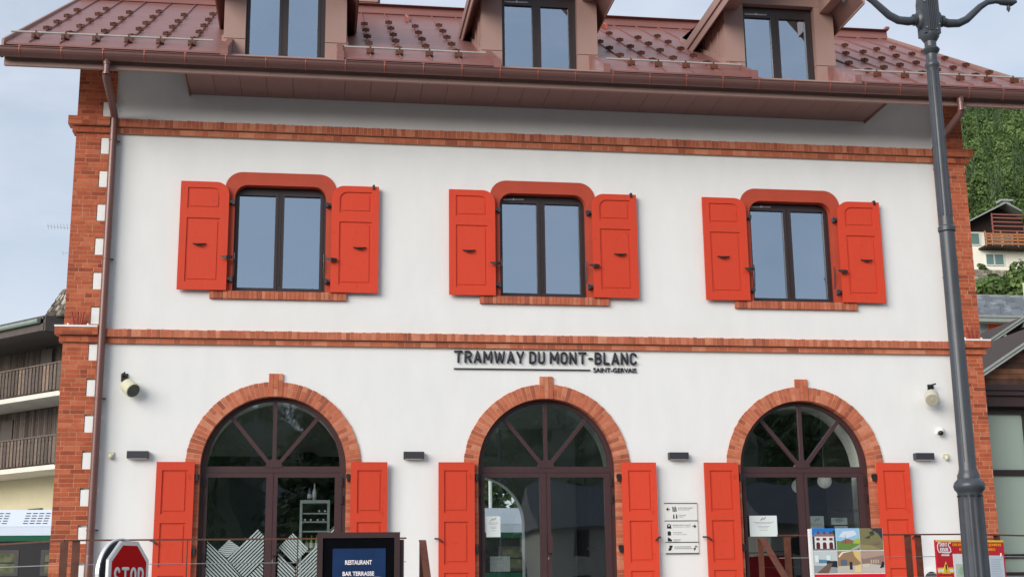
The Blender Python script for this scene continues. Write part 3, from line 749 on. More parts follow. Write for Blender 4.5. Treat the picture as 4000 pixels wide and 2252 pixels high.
# ---------------------------------------------------------------- things on the facade
def lamp(x, lab):
    t = thing('wall_lamp', lab, 'wall lamp', (x, 0, 2.53), group='box-shaped wall lamps on the facade')
    g = G(); g.box(-.155, .155, -.12, -.002, -.05, .055); g.build('lamp_body', ANTH, t)
    g = G(); g.box(-.13, .13, -.105, -.02, -.058, -.0505); g.build('lamp_lens', WHITE, t)
lamp(-6.20, 'dark box wall lamp left of the bar door, nearest the left downpipe')
lamp(-2.09, 'dark box wall lamp between the bar door and the middle door')
lamp(2.09, 'dark box wall lamp above the white direction sign')
lamp(6.20, 'dark box wall lamp under the dome camera, right of the third door')
def speaker(x, z, yaw, label, m1, m2):
    t = thing('loudspeaker', label, 'loudspeaker', (x, -.02, z), group='cylindrical loudspeakers high on the facade')
    g = G(); g.xf = Matrix.Rotation(yaw, 4, 'Z') @ Matrix.Rotation(R(30), 4, 'X') @ Matrix.Rotation(R(90), 4, 'X')
    g.lathe([(.09, .09), (.107, .10), (.112, .13), (.112, .29), (.104, .30)], (0, 0, 0), 24); b = g.build('speaker_body', m1, t, smooth=True)
    g = G(); g.xf = Matrix.Rotation(yaw, 4, 'Z') @ Matrix.Rotation(R(30), 4, 'X') @ Matrix.Rotation(R(90), 4, 'X')
    g.lathe([(.098, .301), (.098, .308), (.03, .31), (.028, .316)], (0, 0, 0), 24); g.build('speaker_grille', m2, t, smooth=True)
    g = G(); g.tube([(-.02, .01, .08), (-.02, -.06, .12), (.02, -.14, .13)], .014, 8); g.box(-.05, .05, -.0, .019, .02, .14); g.build('speaker_bracket', BLACK, t)
speaker(-6.46, 3.62, R(40), 'cream cylindrical loudspeaker with dark grille beside the left downpipe', CREAM, SPKF)
speaker(6.44, 3.58, R(-24), 'grey beige cylindrical loudspeaker turned to the left, behind the street lamp', BEIGE, mat('pale_grille', rgb(172, 168, 150), .8, var=.15, scale=60))
t = thing('security_camera', 'small white dome camera on the wall above the rightmost wall lamp', 'camera', (6.53, 0, 2.93))
g = G(); g.lathe([(.05, 0), (.06, .03), (.058, .06), (.03, .085)], (0, -.06, -.01), 20); g.box(-.05, .05, -.06, -.002, -.02, .05); g.build('camera_housing', WHITE, t, smooth=True)
g = G(); g.ball((-.015, -.085, -.015), .045, 16); g.build('camera_dome', mat('black_gloss', (.01, .01, .012, 1), .08), t, smooth=True)
for x, lab in ((-6.60, 'small cream wall sensor beside the left downpipe'), (6.60, 'small cream wall sensor beside the rightmost wall lamp')):
    t = thing('wall_sensor', lab, 'sensor', (x, 0, 2.53), group='small cream sensors')
    g = G(); g.box(-.045, .045, -.03, -.002, -.005, .05); g.build('sensor_base', CREAM, t)
    g = G(); g.ball((.005, -.045, -.02), .038, 12); g.build('sensor_eye', CREAM, t, smooth=True)
# title lettering
t = thing('station_name_sign', 'black raised station name lettering over the middle door', 'sign', (0, 0, 3.86))
g = G(); strokes(g, 'TRAMWAY DU MONT-BLANC', -1.465, 1.48, .118, .203, .0195, -.034, gap=.34)
g.build('name_letters', LETT, t, smooth=True)
g = G(); g.box(-1.465, .715, -.03, -.006, .026, .042); g.build('underline_bar', LETT, t)
text('town_letters', 'SAINT-GERVAIS', .074, 1.118, -.0, .705, LETT, t, y=-.006, depth=.02, off=.008)
# direction sign
t = thing('direction_sign', 'white wayfinding panel with black arrows and pictograms between two doors', 'sign', (2.11, 0, 1.41))
g = G(); W2 = .262
g.box(-W2, W2, -.02, -.002, -.385, .385); g.build('sign_panel', mat('sign_white', (.74, .75, .72, 1), .4, var=.01), t)
g = G()
for z in (.385, .115, -.215, -.385): g.box(-W2-.003, W2+.003, -.026, -.0, z-.005, z+.006)
g.build('divider_bar', BLACK, t)
g = G()
def arrow(x, z, s):
    g.box(x-.028, x+.028, -.0225, -.0201, z-.006, z+.006)
    g.plate([[(x+s*.033, z), (x+s*.006, z+.028), (x-s*.006, z+.022), (x+s*.012, z), (x-s*.006, z-.022), (x+s*.006, z-.028)]], -.024, -.0201)
arrow(-.205, .295, -1); arrow(.205, .03, 1)
for dx in (-.135, -.12): g.box(dx, dx+.008, -.0225, -.0201, .255, .32)
g.ball((-.13, -.0215, .32), .012, 8, sq=(1, .1, 1)); g.plate([[(-.105, .255), (-.09, .255), (-.085, .34), (-.1, .335)]], -.0225, -.0201); g.plate([[(-.08, .26), (-.068, .26), (-.074, .32), (-.08, .32)]], -.0225, -.0201)
for dx in (-.118, -.072): g.plate([[(dx-.012, .15), (dx+.01, .15), (dx+.008, .2), (dx, .225), (dx-.01, .2)]], -.0225, -.0201)
g.plate([[(-.235, -.0), (-.165, -.005), (-.172, .06), (-.183, .06), (-.19, .03), (-.212, .03), (-.22, .065), (-.23, .06)]], -.0225, -.0201); g.ball((-.2, -.0215, .06), .012, 8, sq=(1, .1, 1))
g.plate([rtop(-.228, -.175, -.11, -.045, .015)], -.0225, -.0201)
g.plate([[(-.228, -.2), (-.228, -.135), (-.2, -.15), (-.165, -.175), (-.16, -.2)]], -.0225, -.0201)
g.plate([[(-.225, -.345), (-.18, -.335), (-.172, -.30), (-.155, -.285), (-.16, -.262), (-.21, -.265), (-.205, -.295), (-.22, -.31)]], -.0225, -.0201)
g.tube([(.20, -.0225, -.30), (.212, -.0225, -.272), (.232, -.0225, -.275), (.235, -.0225, -.295)], .007, 8, flat=.2)
g.plate([[(.175, -.305), (.222, -.305), (.195, -.345)]], -.0225, -.0201)
g.build('pictogram', BLACK, t)
GR = mat('sign_grey', (.33, .33, .33, 1), .6); DG = mat('sign_dark_grey', (.12, .12, .12, 1), .6)
for (x, z, a, b, wa, wb) in ((.07, .305, 'BUVETTE RESTAURANT', 'SNACK & RESTAURANT', .24, .19), (-.01, .19, 'TOILETTES', 'TOILETS', .12, .085),
                             (.02, .04, 'INFORMATION ET BILLETS', 'INFORMATION & TICKETS', .29, .28), (-.05, -.075, 'ACCES QUAIS', 'PLATFORM ACCESS', .135, .21), (-.06, -.185, 'TERRASSE', 'TERRACE', .115, .095)):
    x0 = x-.12 if wa > .2 else x-.04
    text('sign_text', a, .017, (-.045 if z > .1 else -.14), z, wa, DG, t, y=-.0201, depth=.002, center=False)
    text('sign_text', b, .015, (-.045 if z > .1 else -.14), z-.026, wb, GR, t, y=-.0201, depth=.002, center=False)
g = G(); g.box(-.13, .14, -.022, -.0201, -.292, -.277); g.box(-.13, .16, -.022, -.0201, -.318, -.305); g.build('small_print', GR, t)
# round wall vent
t = thing('wall_vent', 'round white louvred air vent low on the wall near the map board', 'vent', (6.17, 0, .58))
g = G(); g.plate([arc(0, 0, .165, 0, 2*math.pi, 30)[:-1], arc(0, 0, .125, 0, 2*math.pi, 30)[:-1]], -.07, -.002); g.build('vent_rim', WHITE, t)
g = G(); [g.box(-.11, .11, -.055, -.03, z, z+.014) for z in (-.09, -.055, -.02, .015, .05, .085)]; g.build('louvre', STEEL, t)
g = G(); g.plate([arc(0, 0, .13, 0, 2*math.pi, 30)[:-1]], -.02, -.004); g.build('vent_back', BLACK, t)
# three-pronged brackets standing on the ledges
PR = mat('oxide_red_steel', rgb(150, 44, 34), .5, var=.15)
for x, lab in ((-7.16, 'red three-pronged steel bracket on the ledge of the left brick corner'), (7.22, 'red three-pronged steel bracket on the ledge of the right brick corner')):
    t = thing('ledge_bracket', lab, 'bracket', (x, -.11, 4.469), group='three-pronged brackets')
    for (a, b) in ((-.11, -.06), (-.02, -.015), (.07, .035)):
        g = G(); g.tube([(b, 0, .0), (a, -.01, .21)], .013, 8); g.build('prong', PR, t)
    g = G(); g.box(-.11, .12, -.03, .03, .0, .012); g.build('base_plate', PR, t)
    for xx in (-.15, .14):
        g = G(); g.lathe([(.018, 0), (.018, .03)], (xx, 0, 0), 10); g.build('bolt', WHITE, t)

# ---------------------------------------------------------------- inside, behind the glass
def notice(x0, x1, z0, z1, lab, y=.168, colr=None):
    t = thing('paper_notice', lab, 'notice', ((x0+x1)/2, y, (z0+z1)/2)); a, b = (x1-x0)/2, (z1-z0)/2
    g = G(); g.box(-a, a, 0, .003, -b, b); g.build('sheet', colr or bpy.data.materials['paper'], t)
    g = G()
    for k, zz in enumerate((.35, .22, -.05, -.18, -.4)):
        ww = (.75, .55, .45, .35, .3)[k]*a
        g.box(-ww, ww, -.0015, -.0001, zz*b, zz*b+.007)
    g.build('printed_lines', GR, t)
    g = G(); g.tube([(-.045, -.003, .55*b), (-.005, -.003, .8*b), (.0, -.003, .62*b), (.045, -.003, .85*b)], .005, 6, flat=.3); g.build('squiggle_mark', DG, t)
mat('paper', (.66, .73, .72, 1), .7, var=.02)
DY = .108
notice(-.955, -.735, 1.30, 1.615, 'white paper notice taped high on the left leaf of the middle door', y=DY)
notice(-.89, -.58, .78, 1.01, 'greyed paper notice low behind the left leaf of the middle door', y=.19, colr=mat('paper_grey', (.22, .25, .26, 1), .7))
notice(3.26, 3.715, 1.28, 1.605, 'wide white paper notice on the left leaf of the third door', y=DY)
notice(4.30, 4.53, 1.20, 1.60, 'pale paper notice behind the third door, left of the brochure sheets', y=.19)
notice(4.655, 4.925, 1.46, 1.57, 'small landscape paper strip behind the right leaf of the third door', y=.19)
notice(4.70, 4.93, 1.15, 1.44, 'pale sheet hanging below the paper strip behind the third door', y=.19)
g = G()
for k in range(11): x = 4.70+k*.036; g.plate([[(x, 1.655), (x+.014, 1.655), (x+.042, 1.70), (x+.028, 1.70)]], .150, .152)
g.build('safety_hatching', BLACK, st); g = G()
for k in range(6): x = .62+k*.036; g.plate([[(x, 1.10), (x+.014, 1.10), (x+.04, 1.14), (x+.026, 1.14)]], .150, .152)
g.build('safety_hatching', BLACK, st)
for (x, y, z, r_, lab) in ((5.30, 2.0, 2.30, .125, 'white globe lamp hanging nearer the third door glass'), (5.16, 2.9, 2.28, .13, 'fainter white globe lamp hanging deeper behind the third door')):
    t = thing('globe_lamp', lab, 'pendant lamp', (x, y, z), group='white globe pendants')
    g = G(); g.ball((0, 0, 0), r_, 20); g.build('globe', mat('opal_glass', (.75, .78, .75, 1), .3, emit=.10) if 'opal_glass' not in bpy.data.materials else bpy.data.materials['opal_glass'], t, smooth=True)
    g = G(); g.tube([(0, 0, r_-.01), (0, 0, 4.0-z)], .006, 6); g.build('cord', WHITE, t)
# drinks fridge
t = thing('drinks_fridge', 'grey framed glass wine fridge behind the right leaf of the bar door', 'fridge', (-3.575, 1.0, .02))
FRG = mat('fridge_grey', (.50, .57, .58, 1), .4)
g = G(); g.plate([rect(-.235, .235, 0, 1.91), rect(-.195, .195, .08, 1.86)], 0, .05); g.box(-.235, -.2, .05, .5, 0, 1.9); g.box(.2, .235, .05, .5, 0, 1.9); g.box(-.2, .2, .45, .5, 0, 1.9); g.box(-.2, .2, .05, .45, 1.86, 1.9); g.build('fridge_cabinet', FRG, t)
for z in (1.69, 1.56, 1.41, 1.1, .8, .5):
    g = G(); g.box(-.194, .194, .02, .44, z, z+.02); g.build('shelf', FRG, t)
g = G(); g.box(-.195, .195, .30, .32, .08, 1.85); g.build('fridge_liner', mat('dark_green_liner', (.03, .06, .05, 1), .5), t)
def bottle(x, y, z, h, colr, lab, grp=None):
    t = thing('bottle', lab, 'bottle', (x, y, z), group=grp)
    g = G(); g.lathe([(.03, 0), (.033, .01), (.033, h*.55), (.014, h*.75), (.012, h*.97), (.014, h)], (0, 0, 0), 14); g.build('bottle_glass', colr, t, smooth=True)
    g = G(); g.lathe([(.0345, h*.2), (.0345, h*.5)], (0, 0, 0), 14); g.build('label', WHITE, t)
BG1 = mat('blue_bottle', (.10, .13, .3, 1), .2); BG2 = mat('clear_bottle', (.45, .5, .5, 1), .2); BG3 = mat('green_bottle', (.22, .30, .08, 1), .25)
bottle(-3.665, 1.15, 1.93, .20, BG1, 'shorter blue bottle standing on top of the wine fridge')
bottle(-3.585, 1.15, 1.93, .27, BG2, 'taller clear bottle standing on top of the wine fridge')
for k, x in enumerate((-.12, -.04, .04, .11)):
    bottle(-3.575+x, 1.12, .02+1.12, .25, BG3, ['leftmost green bottle on the fridge shelf behind the kiosk top', 'second green bottle from the left on the fridge shelf', 'third green bottle from the left on the fridge shelf', 'rightmost green bottle on the fridge shelf'][k], 'green bottles in the fridge')
g = G()
for (x, z) in ((-.15, 1.60), (-.06, 1.60), (.05, 1.60), (.14, 1.60), (.07, 1.735), (.16, 1.735)): g.ball((x, .03, z), .018, 8)
g.build('bottle_neck_ends', WHITE, t)
t = thing('round_wall_disc', 'black round disc on the wall behind the fridge bottles', 'wall decoration', (-3.72, 4.58, 2.75))
g = G(); g.plate([arc(0, 0, .30, 0, 2*math.pi, 36)[:-1]], -.02, .0); g.build('disc', BLACK, t)

# ---------------------------------------------------------------- terrace railing and stairs
def bars(g, a, b, z, th, wd):    # flat bar between two xy points
    A, B = Vector((a[0], a[1], 0)), Vector((b[0], b[1], 0)); d = (B-A).normalized(); n_ = Vector((-d.y, d.x, 0))*wd/2
    g.hexa([tuple(p+Vector((0, 0, zz))) for zz in (z, z+th) for p in (A-n_, B-n_, B+n_, A+n_)])
def railing(name_lab, runs, posts, thin, labels):
    t = thing('railing', name_lab, 'railing', (0, 0, 0))
    g = G()
    for a, b in runs: bars(g, a, b, 1.125, .018, .05)
    g.build('top_rail', RUST, t)
    for (x, y) in posts:
        g = G(); g.box(x-.043, x+.043, y-.008, y+.008, -.9, 1.124); g.build('post', RUST, t)
    for (x, y) in thin:
        g = G(); g.tube([(x, y, 0), (x, y, 1.12)], .008, 6); g.build('upright_rod', RUST, t)
    for z in (.855, .60, .35, .12):
        g = G()
        for a, b in runs: g.tube([(a[0], a[1], z), (b[0], b[1], z)], .0045, 6)
        g.build('cable', STEEL, t)
railing('rust brown terrace railing with steel cables, left of the steps', [((-6.45, -4.1), (-2.47, -4.1)), ((-9.2, -.9), (-6.45, -4.1))],
        [(-6.46, -4.12), (-6.33, -4.10), (-2.75, -4.1)], [(-5.06, -4.1), (-3.77, -4.1)], None)
railing('rust brown terrace railing with steel cables, right of the steps', [((2.22, -4.1), (4.70, -4.1)), ((4.70, -4.1), (8.8, -1.9))],
        [(2.34, -4.1), (3.95, -4.1), (4.10, -4.08), (5.36, -3.75)], [], None)
def handrail(x, lab):
    t = thing('stair_handrail', lab, 'handrail', (x, -4.0, 0))
    g = G(); wv = .042
    g.hexa([(-wv, -.1, 1.08), (wv, -.1, 1.08), (wv, .0, 1.10), (-wv, 0, 1.10), (-wv, -.1, 1.095), (wv, -.1, 1.095), (wv, 0, 1.115), (-wv, 0, 1.115)])
    g.hexa([(-wv, -2.0, -.13), (wv, -2.0, -.13), (wv, -.1, 1.08), (-wv, -.1, 1.08), (-wv, -2.0, -.115), (wv, -2.0, -.115), (wv, -.1, 1.095), (-wv, -.1, 1.095)])
    g.build('sloping_bar', RUST, t)
    g = G(); g.box(-.035, .035, -.012, .0, .0, 1.10); g.build('post', RUST, t)
    g = G(); g.box(-.035, .035, -1.95, -1.935, STREET, -.1); g.build('post', RUST, t)
handrail(-2.27, 'rusty flat stair handrail beside the screen kiosk'); handrail(2.02, 'rusty flat stair handrail beside the photo panel')

# screen kiosk
t = thing('screen_kiosk', 'dark brown kiosk with a blue restaurant and bar terrace screen', 'screen', (-3.06, -4.62, 0))
KB = mat('kiosk_brown', rgb(62, 44, 44), .4, var=.08)
g = G(); g.plate([rect(-.48, .48, -1.08, 1.185), rect(-.415, .415, -.2, 1.12)], 0, .05); g.box(-.47, .47, .05, .16, -1.08, 1.17); g.box(.482, .53, .04, .16, -1.08, 1.10); g.build('kiosk_frame', KB, t)
g = G(); g.box(-.414, .414, .02, .03, -.19, 1.118); g.build('black_bezel', mat('bezel', (.004, .004, .006, 1), .12), t)
g = G(); g.box(-.30, .315, .012, .0195, -.1, 1.0); g.build('screen', mat('blue_screen', rgb(20, 44, 80), .3, var=.3, scale=2.5, emit=.12), t)
TX = mat('screen_text', (.75, .68, .70, 1), .5, emit=.12)
text('screen_text', 'RESTAURANT', .052, .0, .815, .31, TX, t, y=.0118, depth=.003, off=.03)
text('screen_text', 'BAR TERRASSE', .05, .0, .688, .365, TX, t, y=.0118, depth=.003, off=.03)
text('screen_text', '(SUR PLACE OU A EMPORTER)', .044, .0, .63, .525, TX, t, y=.0118, depth=.003, off=.02)

# photo panel
t = thing('photo_panel', 'white framed panel of six photographs over a red base by the railing', 'panel', (2.93, -4.62, 0), R(3))
g = G(); g.box(-.47, .47, 0, .03, -1.08, 1.195); g.box(-.50, -.471, -.01, .05, -1.08, 1.19); g.build('panel_board', WHITE, t)
g = G(); g.box(-.465, .468, -.006, -.0005, -1.05, .645); g.build('red_base', mat('panel_red', rgb(224, 10, 44), .5, var=.02), t)
def flat(nm, c): return mat(nm, rgb(*c), .5, var=.03) if nm not in bpy.data.materials else bpy.data.materials[nm]
def pic(ix, iz, items, nm):
    x0 = -.462+ix*.312; z0 = (.935 if iz == 0 else .66); W_, H_ = .303, .262
    base = None
    for k, (loop, cname, c) in enumerate(items):
        g = G(); g.plate([[(x0+a*W_, z0+b*H_) for a, b in loop]], -.003-.0008*k, -.0005 if k == 0 else -.0034-.0008*(k-1))
        o = g.build(nm if base is None else 'picture_shape', flat(cname, c), t if base is None else base)
        if base is None: base = o
U = [(0, 0), (1, 0), (1, 1), (0, 1)]
def rr(a, b, c_, d): return [(a, c_), (b, c_), (b, d), (a, d)]
pic(0, 0, [(U, 'p_blue', (14, 120, 205)), ([(.0, 0), (1, 0), (1, .95), (.8, .8), (.0, .62)], 'p_dkgreen', (48, 60, 48)), ([(.02, .62), (.98, .60), (.86, .80), (.12, .80)], 'p_roof', (140, 110, 116)), (rr(.08, .92, .05, .62), 'p_white', (228, 226, 226)),
           (rr(0, 1, 0, .06), 'p_road', (120, 120, 124))]
          + [(rtop(x, x+.16, .06, .36, .078), 'p_dkred', (92, 34, 34)) for x in (.14, .42, .70)] + [(rr(x, x+.14, .45, .56), 'p_dkred2', (110, 52, 52)) for x in (.15, .43, .71)]
          + [([(x, .76), (x+.06, .9), (x+.12, .76)], 'p_roof2', (90, 70, 84)) for x in (.18, .44, .70)], 'picture')
pic(1, 0, [(U, 'p_sky', (150, 196, 232)), ([(.1, .6), (.5, .55), (.9, .7), (.8, .9), (.3, .85)], 'p_cloud', (216, 226, 236)), ([(0, 0), (1, 0), (1, .45), (.6, .38), (0, .42)], 'p_grass', (104, 140, 62)), ([(.2, .3), (.75, .28), (.75, .42), (.5, .52), (.2, .42)], 'p_wood', (146, 104, 78)),
           ([(.7, .3), (1, .28), (1, .55), (.8, .5)], 'p_lime', (166, 190, 70)), ([(.55, 0), (1, .25), (1, .1), (.8, 0)], 'p_path', (168, 168, 160)), (rr(.38, .39, .3, .7), 'p_pole', (60, 50, 40))], 'picture')
pic(2, 0, [(U, 'p_olive', (126, 120, 82)), ([(.45, 1), (1, 1), (1, .45), (.8, .75)], 'p_slate', (52, 54, 62)), ([(.2, .55), (.5, .7), (.4, .5)], 'p_rock', (70, 68, 54)), ([(.4, .8), (.6, .9), (.65, .7), (.5, .65)], 'p_rock2', (62, 62, 56)), ([(.5, .3), (.85, .4), (.9, .28), (.6, .22)], 'p_pink', (128, 104, 92)), ([(0, 0), (.9, 0), (.5, .2), (0, .25)], 'p_sand', (150, 138, 92))], 'picture')
pic(0, 1, [(U, 'p_pale', (196, 206, 206)), ([(0, 0), (1, 0), (1, .3), (0, .35)], 'p_grey', (150, 156, 158)), ([(.2, .45), (.7, .45), (.68, .6), (.22, .62)], 'p_teal', (92, 134, 162)), ([(.55, .3), (1, .25), (1, .55), (.55, .55)], 'p_black', (36, 36, 44)), ([(.1, 0), (.6, 0), (.8, .45), (.62, .45)], 'p_brn', (112, 92, 78)), (rr(.05, .2, .5, .8), 'p_w2', (226, 236, 236)), (rr(.55, .72, .58, .8), 'p_w3', (220, 236, 240))], 'picture')
pic(1, 1, [(U, 'p_tan', (156, 124, 92)), ([(0, 0), (1, 0), (1, .35), (0, .3)], 'p_gr2', (196, 190, 176)), ([(.68, 1), (1, 1), (1, .45), (.75, .75)], 'p_yel', (222, 190, 120)), ([(.08, .7), (.25, .9), (.7, 1), (.2, .96), (.02, .75)], 'p_wh', (232, 226, 214)), (rr(.5, .62, .15, .5), 'p_fig', (40, 40, 56)), ([(.7, 0), (1, 0), (1, .4), (.75, .3)], 'p_yel2', (230, 206, 150)), (rr(.12, .38, .35, .6), 'p_bl', (92, 104, 124))], 'picture')
pic(2, 1, [(U, 'p_rose', (146, 120, 110)), ([(0, 0), (1, 0), (1, .32), (.3, .42), (0, .38)], 'p_floor', (198, 190, 180)), ([(0, 1), (1, 1), (1, .8), (.1, .62), (0, .7)], 'p_ros2', (176, 150, 136)), (rr(.05, .35, .25, .4), 'p_bench', (210, 200, 186))] + [(rtop(x, x+.06, .42, .6, .028), 'p_arc', (200, 178, 160)) for x in (.4, .5, .6, .7)] + [([(.78, .2), (.95, .25), (.98, .5), (.9, .5)], 'p_blk2', (30, 30, 34))], 'picture')

# map board behind the lamp
t = thing('map_board', 'red town map board with yellow warning triangle, behind the street lamp', 'map board', (4.26, -4.24, 0), R(17.5))
g = G(); BW = 1.165
g.box(0, BW, 0, .03, -.9, 1.06); g.build('board', mat('board_red', rgb(198, 20, 40), .45, var=.03), t)
OR = mat('sign_orange', rgb(244, 158, 30), .5, var=.02); YL = mat('sign_yellow', rgb(238, 196, 60), .5, var=.02); PK = mat('logo_white', (.8, .72, .74, 1), .5)
g = G(); g.box(0, BW, -.004, -.0005, 1.035, 1.06); g.build('yellow_edge', YL, t)
text('logo_text', 'SAINT', .052, .125, .975, .13, PK, t, y=-.0005, depth=.005, off=.03)
text('logo_text', 'ERVAI', .055, .13, .908, .13, PK, t, y=-.0005, depth=.005, off=.03)
g = G(); g.tube([(.02+.038+.036*math.cos(R(a)), -.004, .965+.062*math.sin(R(a))) for a in range(60, 301, 20)]+[(.11, -.004, .900), (.19, -.004, .900)], .009, 8, cap=True, flat=.3)
g.tube([(.245, -.004, 1.022), (.215, -.004, 1.020), (.205, -.004, .99), (.235, -.004, .955), (.243, -.004, .915), (.20, -.004, .898)], .009, 8, cap=True, flat=.3)
g.box(.08, .21, -.004, -.0006, .86, .88); g.build('logo_swash', PK, t)
text('banner_text', 'DES IDEES DE BALADES A LA JOURNEE', .042, .70, .975, .84, OR, t, y=-.0005, depth=.004, off=.03)
text('banner_text', 'ET RANDONNEES', .032, .70, .925, .62, OR, t, y=-.0005, depth=.004, off=.03)
g = G(); g.box(.0, .26, -.003, -.0005, .70, .715); g.box(0, .26, -.003, -.0005, .645, .66); g.build('yellow_stripe', YL, t)
g = G(); g.box(.0, .26, -.0028, -.0005, .661, .699); g.build('white_stripe', WHITE, t)
g = G(); g.plate([[(.07, .638), (.205, .638), (.137, .79)]], -.008, -.0032); g.build('warning_triangle', YL, t)
g = G(); g.plate([[(.130, .685), (.144, .685), (.15, .755), (.124, .755)]], -.010, -.0081); g.box(.131, .143, -.010, -.0081, .655, .668); g.build('exclamation_mark', BLACK, t)
g = G(); [g.box(.13-q, .13+q, -.003, -.0005, z, z+.012) for q, z in ((.1, .59), (.08, .572), (.045, .53), (.04, .475), (.08, .43))]; g.build('small_print', OR, t)
MAPM = bpy.data.materials.new('map_print'); MAPM.use_nodes = True; tt = MAPM.node_tree
_n = N(tt, 'ShaderNodeTexNoise'); _n.inputs['Scale'].default_value = 9; _n.inputs['Detail'].default_value = 8; _r = N(tt, 'ShaderNodeValToRGB')
_tc = N(tt, 'ShaderNodeTexCoord'); tt.links.new(_tc.outputs['Object'], _n.inputs['Vector'])
_r.color_ramp.elements[0].position = .35; _r.color_ramp.elements[0].color = rgb(150, 180, 150); _r.color_ramp.elements[1].position = .65; _r.color_ramp.elements[1].color = rgb(206, 200, 208)
_e = _r.color_ramp.elements.new(.5); _e.color = rgb(186, 204, 186)
tt.links.new(_n.outputs['Fac'], _r.inputs[0]); tt.links.new(_r.outputs[0], tt.nodes['Principled BSDF'].inputs['Base Color'])
g = G(); g.box(.27, .86, -.006, -.0005, .3, .885); b_ = g.build('map_sheet', WHITE, t)
g = G(); g.box(.295, .84, -.008, -.0061, .3, .76); g.build('map_print', MAPM, b_)
g = G(); g.box(.42, .60, -.0085, -.0061, .77, .82); g.build('map_title', flat('p_teal', (92, 134, 162)), b_)
g = G(); g.box(.42, .60, -.0085, -.0061, .84, .862); g.build('map_title', bpy.data.materials['board_red'], b_)
g = G(); g.box(.885, 1.135, -.006, -.0005, .3, .865); b2 = g.build('text_sheet', mat('pale_sheet', rgb(198, 208, 218), .5, var=.02), t)
g = G(); [g.box(.905, 1.115-random.uniform(0, .06), -.0068, -.0061, z, z+.006) for z in [.35+.022*k for k in range(22)]]; g.build('printed_lines', mat('pale_ink', rgb(160, 172, 184), .6), b2)
g = G(); g.box(1.085, 1.097, -.02, -.006, .855, .895); g.build('sheet_clip', WHITE, b2)

# ---------------------------------------------------------------- stop sign
ang = R(60)
t = thing('stop_sign', 'red octagonal stop sign with thick white rim, turned to the right', 'road sign', (-5.60, -5.0, .735), ang)
SR = mat('sign_red_film', rgb(196, 2, 8), .5, var=.03, spec=.12); SW = mat('sign_white_film', (.80, .80, .80, 1), .35, var=.01); RIM = mat('rim_aluminium', (.6, .6, .61, 1), .35, metal=.6)
def octo(r_, rot=22.5): return [(r_*math.cos(R(rot+45*k)), r_*math.sin(R(rot+45*k))) for k in range(8)]
k8 = 1/math.cos(R(22.5)); HW = .352
g = G(); g.plate([octo(HW*k8)], 0, .035); g.build('sign_plate', RIM, t)
g = G(); g.plate([octo((HW-.006)*k8), octo((HW-.048)*k8)], -.004, -.0004); g.build('white_border', SW, t)
g = G(); g.plate([octo((HW-.048)*k8)], -.003, -.0005); g.build('red_face', SR, t)
g = G(); strokes(g, 'STOP', -.262, .262, -.165, .235, .0175, -.007, gap=.36, flat=.25); g.build('stop_letters', SW, t, smooth=True)
t2 = thing('round_sign', 'back of a round road sign mounted behind the stop sign', 'road sign', (-5.60, -5.0, .735), ang)
g = G(); g.lathe([(.375, 0), (.375, .03)], (0, 0, 0), 48)
g = G(); g.plate([arc(0, 0, .372, 0, 2*math.pi, 48)[:-1]], .115, .119); g.build('sign_disc', mat('dark_back', (.06, .065, .07, 1), .6), t2)
g = G(); g.plate([arc(0, 0, .385, 0, 2*math.pi, 48)[:-1], arc(0, 0, .368, 0, 2*math.pi, 48)[:-1]], .10, .145); g.build('sign_rim', mat('bright_rim', (.75, .76, .77, 1), .3, metal=.4), t2)
t3 = thing('sign_post', 'galvanised pole carrying the stop sign and the round sign', 'pole', (-5.60+.068*math.sin(-ang)*1.0, -5.0+.068*math.cos(ang), STREET))
g = G(); g.tube([(0, 0, 0), (0, 0, 2.1)], .028, 12); g.build('pole', STEEL, t3, smooth=True)
for z in (1.6, 2.0):
    g = G(); g.lathe([(.031, -.02), (.045, -.02), (.045, .02), (.031, .02)], (0, 0, z), 12); g.build('clamp', BLACK, t3)

# ---------------------------------------------------------------- street lamp
LX, LY = .93, -11.7
t = thing('street_lamp', 'dark grey cast iron street lamp with two curved arms in front of the right side', 'street lamp', (LX, LY, STREET))
o_ = -STREET
g = G()
prof = [(.17, 0), (.17, .08), (.15, .12), (.14, .25), (.105, .55), (.098, .62), (.098, .75), (.088, o_+.50), (.085, o_+1.07), (.084, o_+1.12), (.088, o_+1.135), (.102, o_+1.15), (.108, o_+1.175), (.100, o_+1.20), (.085, o_+1.215),
        (.076, o_+1.225), (.076, o_+1.25), (.066, o_+1.27), (.059, o_+1.30), (.052, o_+2.95), (.052, o_+3.0), (.062, o_+3.01), (.062, o_+3.04), (.051, o_+3.05), (.048, o_+3.10), (.0445, o_+3.8), (.043, o_+4.26),
        (.05, o_+4.28), (.055, o_+4.295), (.05, o_+4.31), (.042, o_+4.33), (.041, o_+4.38), (.058, o_+4.40), (.064, o_+4.415), (.055, o_+4.43), (.043, o_+4.44), (.043, o_+4.50)]
g.lathe(prof, (0, 0, 0), 72, flute=.10, nf=12, fr=(o_-.5, o_+1.08))
post = g.build('post', POLE, t, smooth=True)
g = G()
for k in range(12):
    a = 2*math.pi*(k+.5)/12; rr_ = .0555
    g.tube([(.052*math.cos(a), .052*math.sin(a), o_+1.34), (.0445*math.cos(a), .0445*math.sin(a), o_+2.93)], [.0085, .0075], 6); g.tube([(.045*math.cos(a), .045*math.sin(a), o_+3.12), (.0385*math.cos(a), .0385*math.sin(a), o_+4.24)], [.0075, .0065], 6)
g.build('post_fluting', POLE, post, smooth=True)
g = G()
for k in range(10):
    a = 2*math.pi*k/10; g.xf = Matrix.Translation((.082*math.cos(a), .082*math.sin(a), o_+1.10)) @ Matrix.Rotation(a, 4, 'Z'); g.plate([[(-.005, 0), (-.005, .012), (.005, .012), (.005, 0)]], -.016, .016)
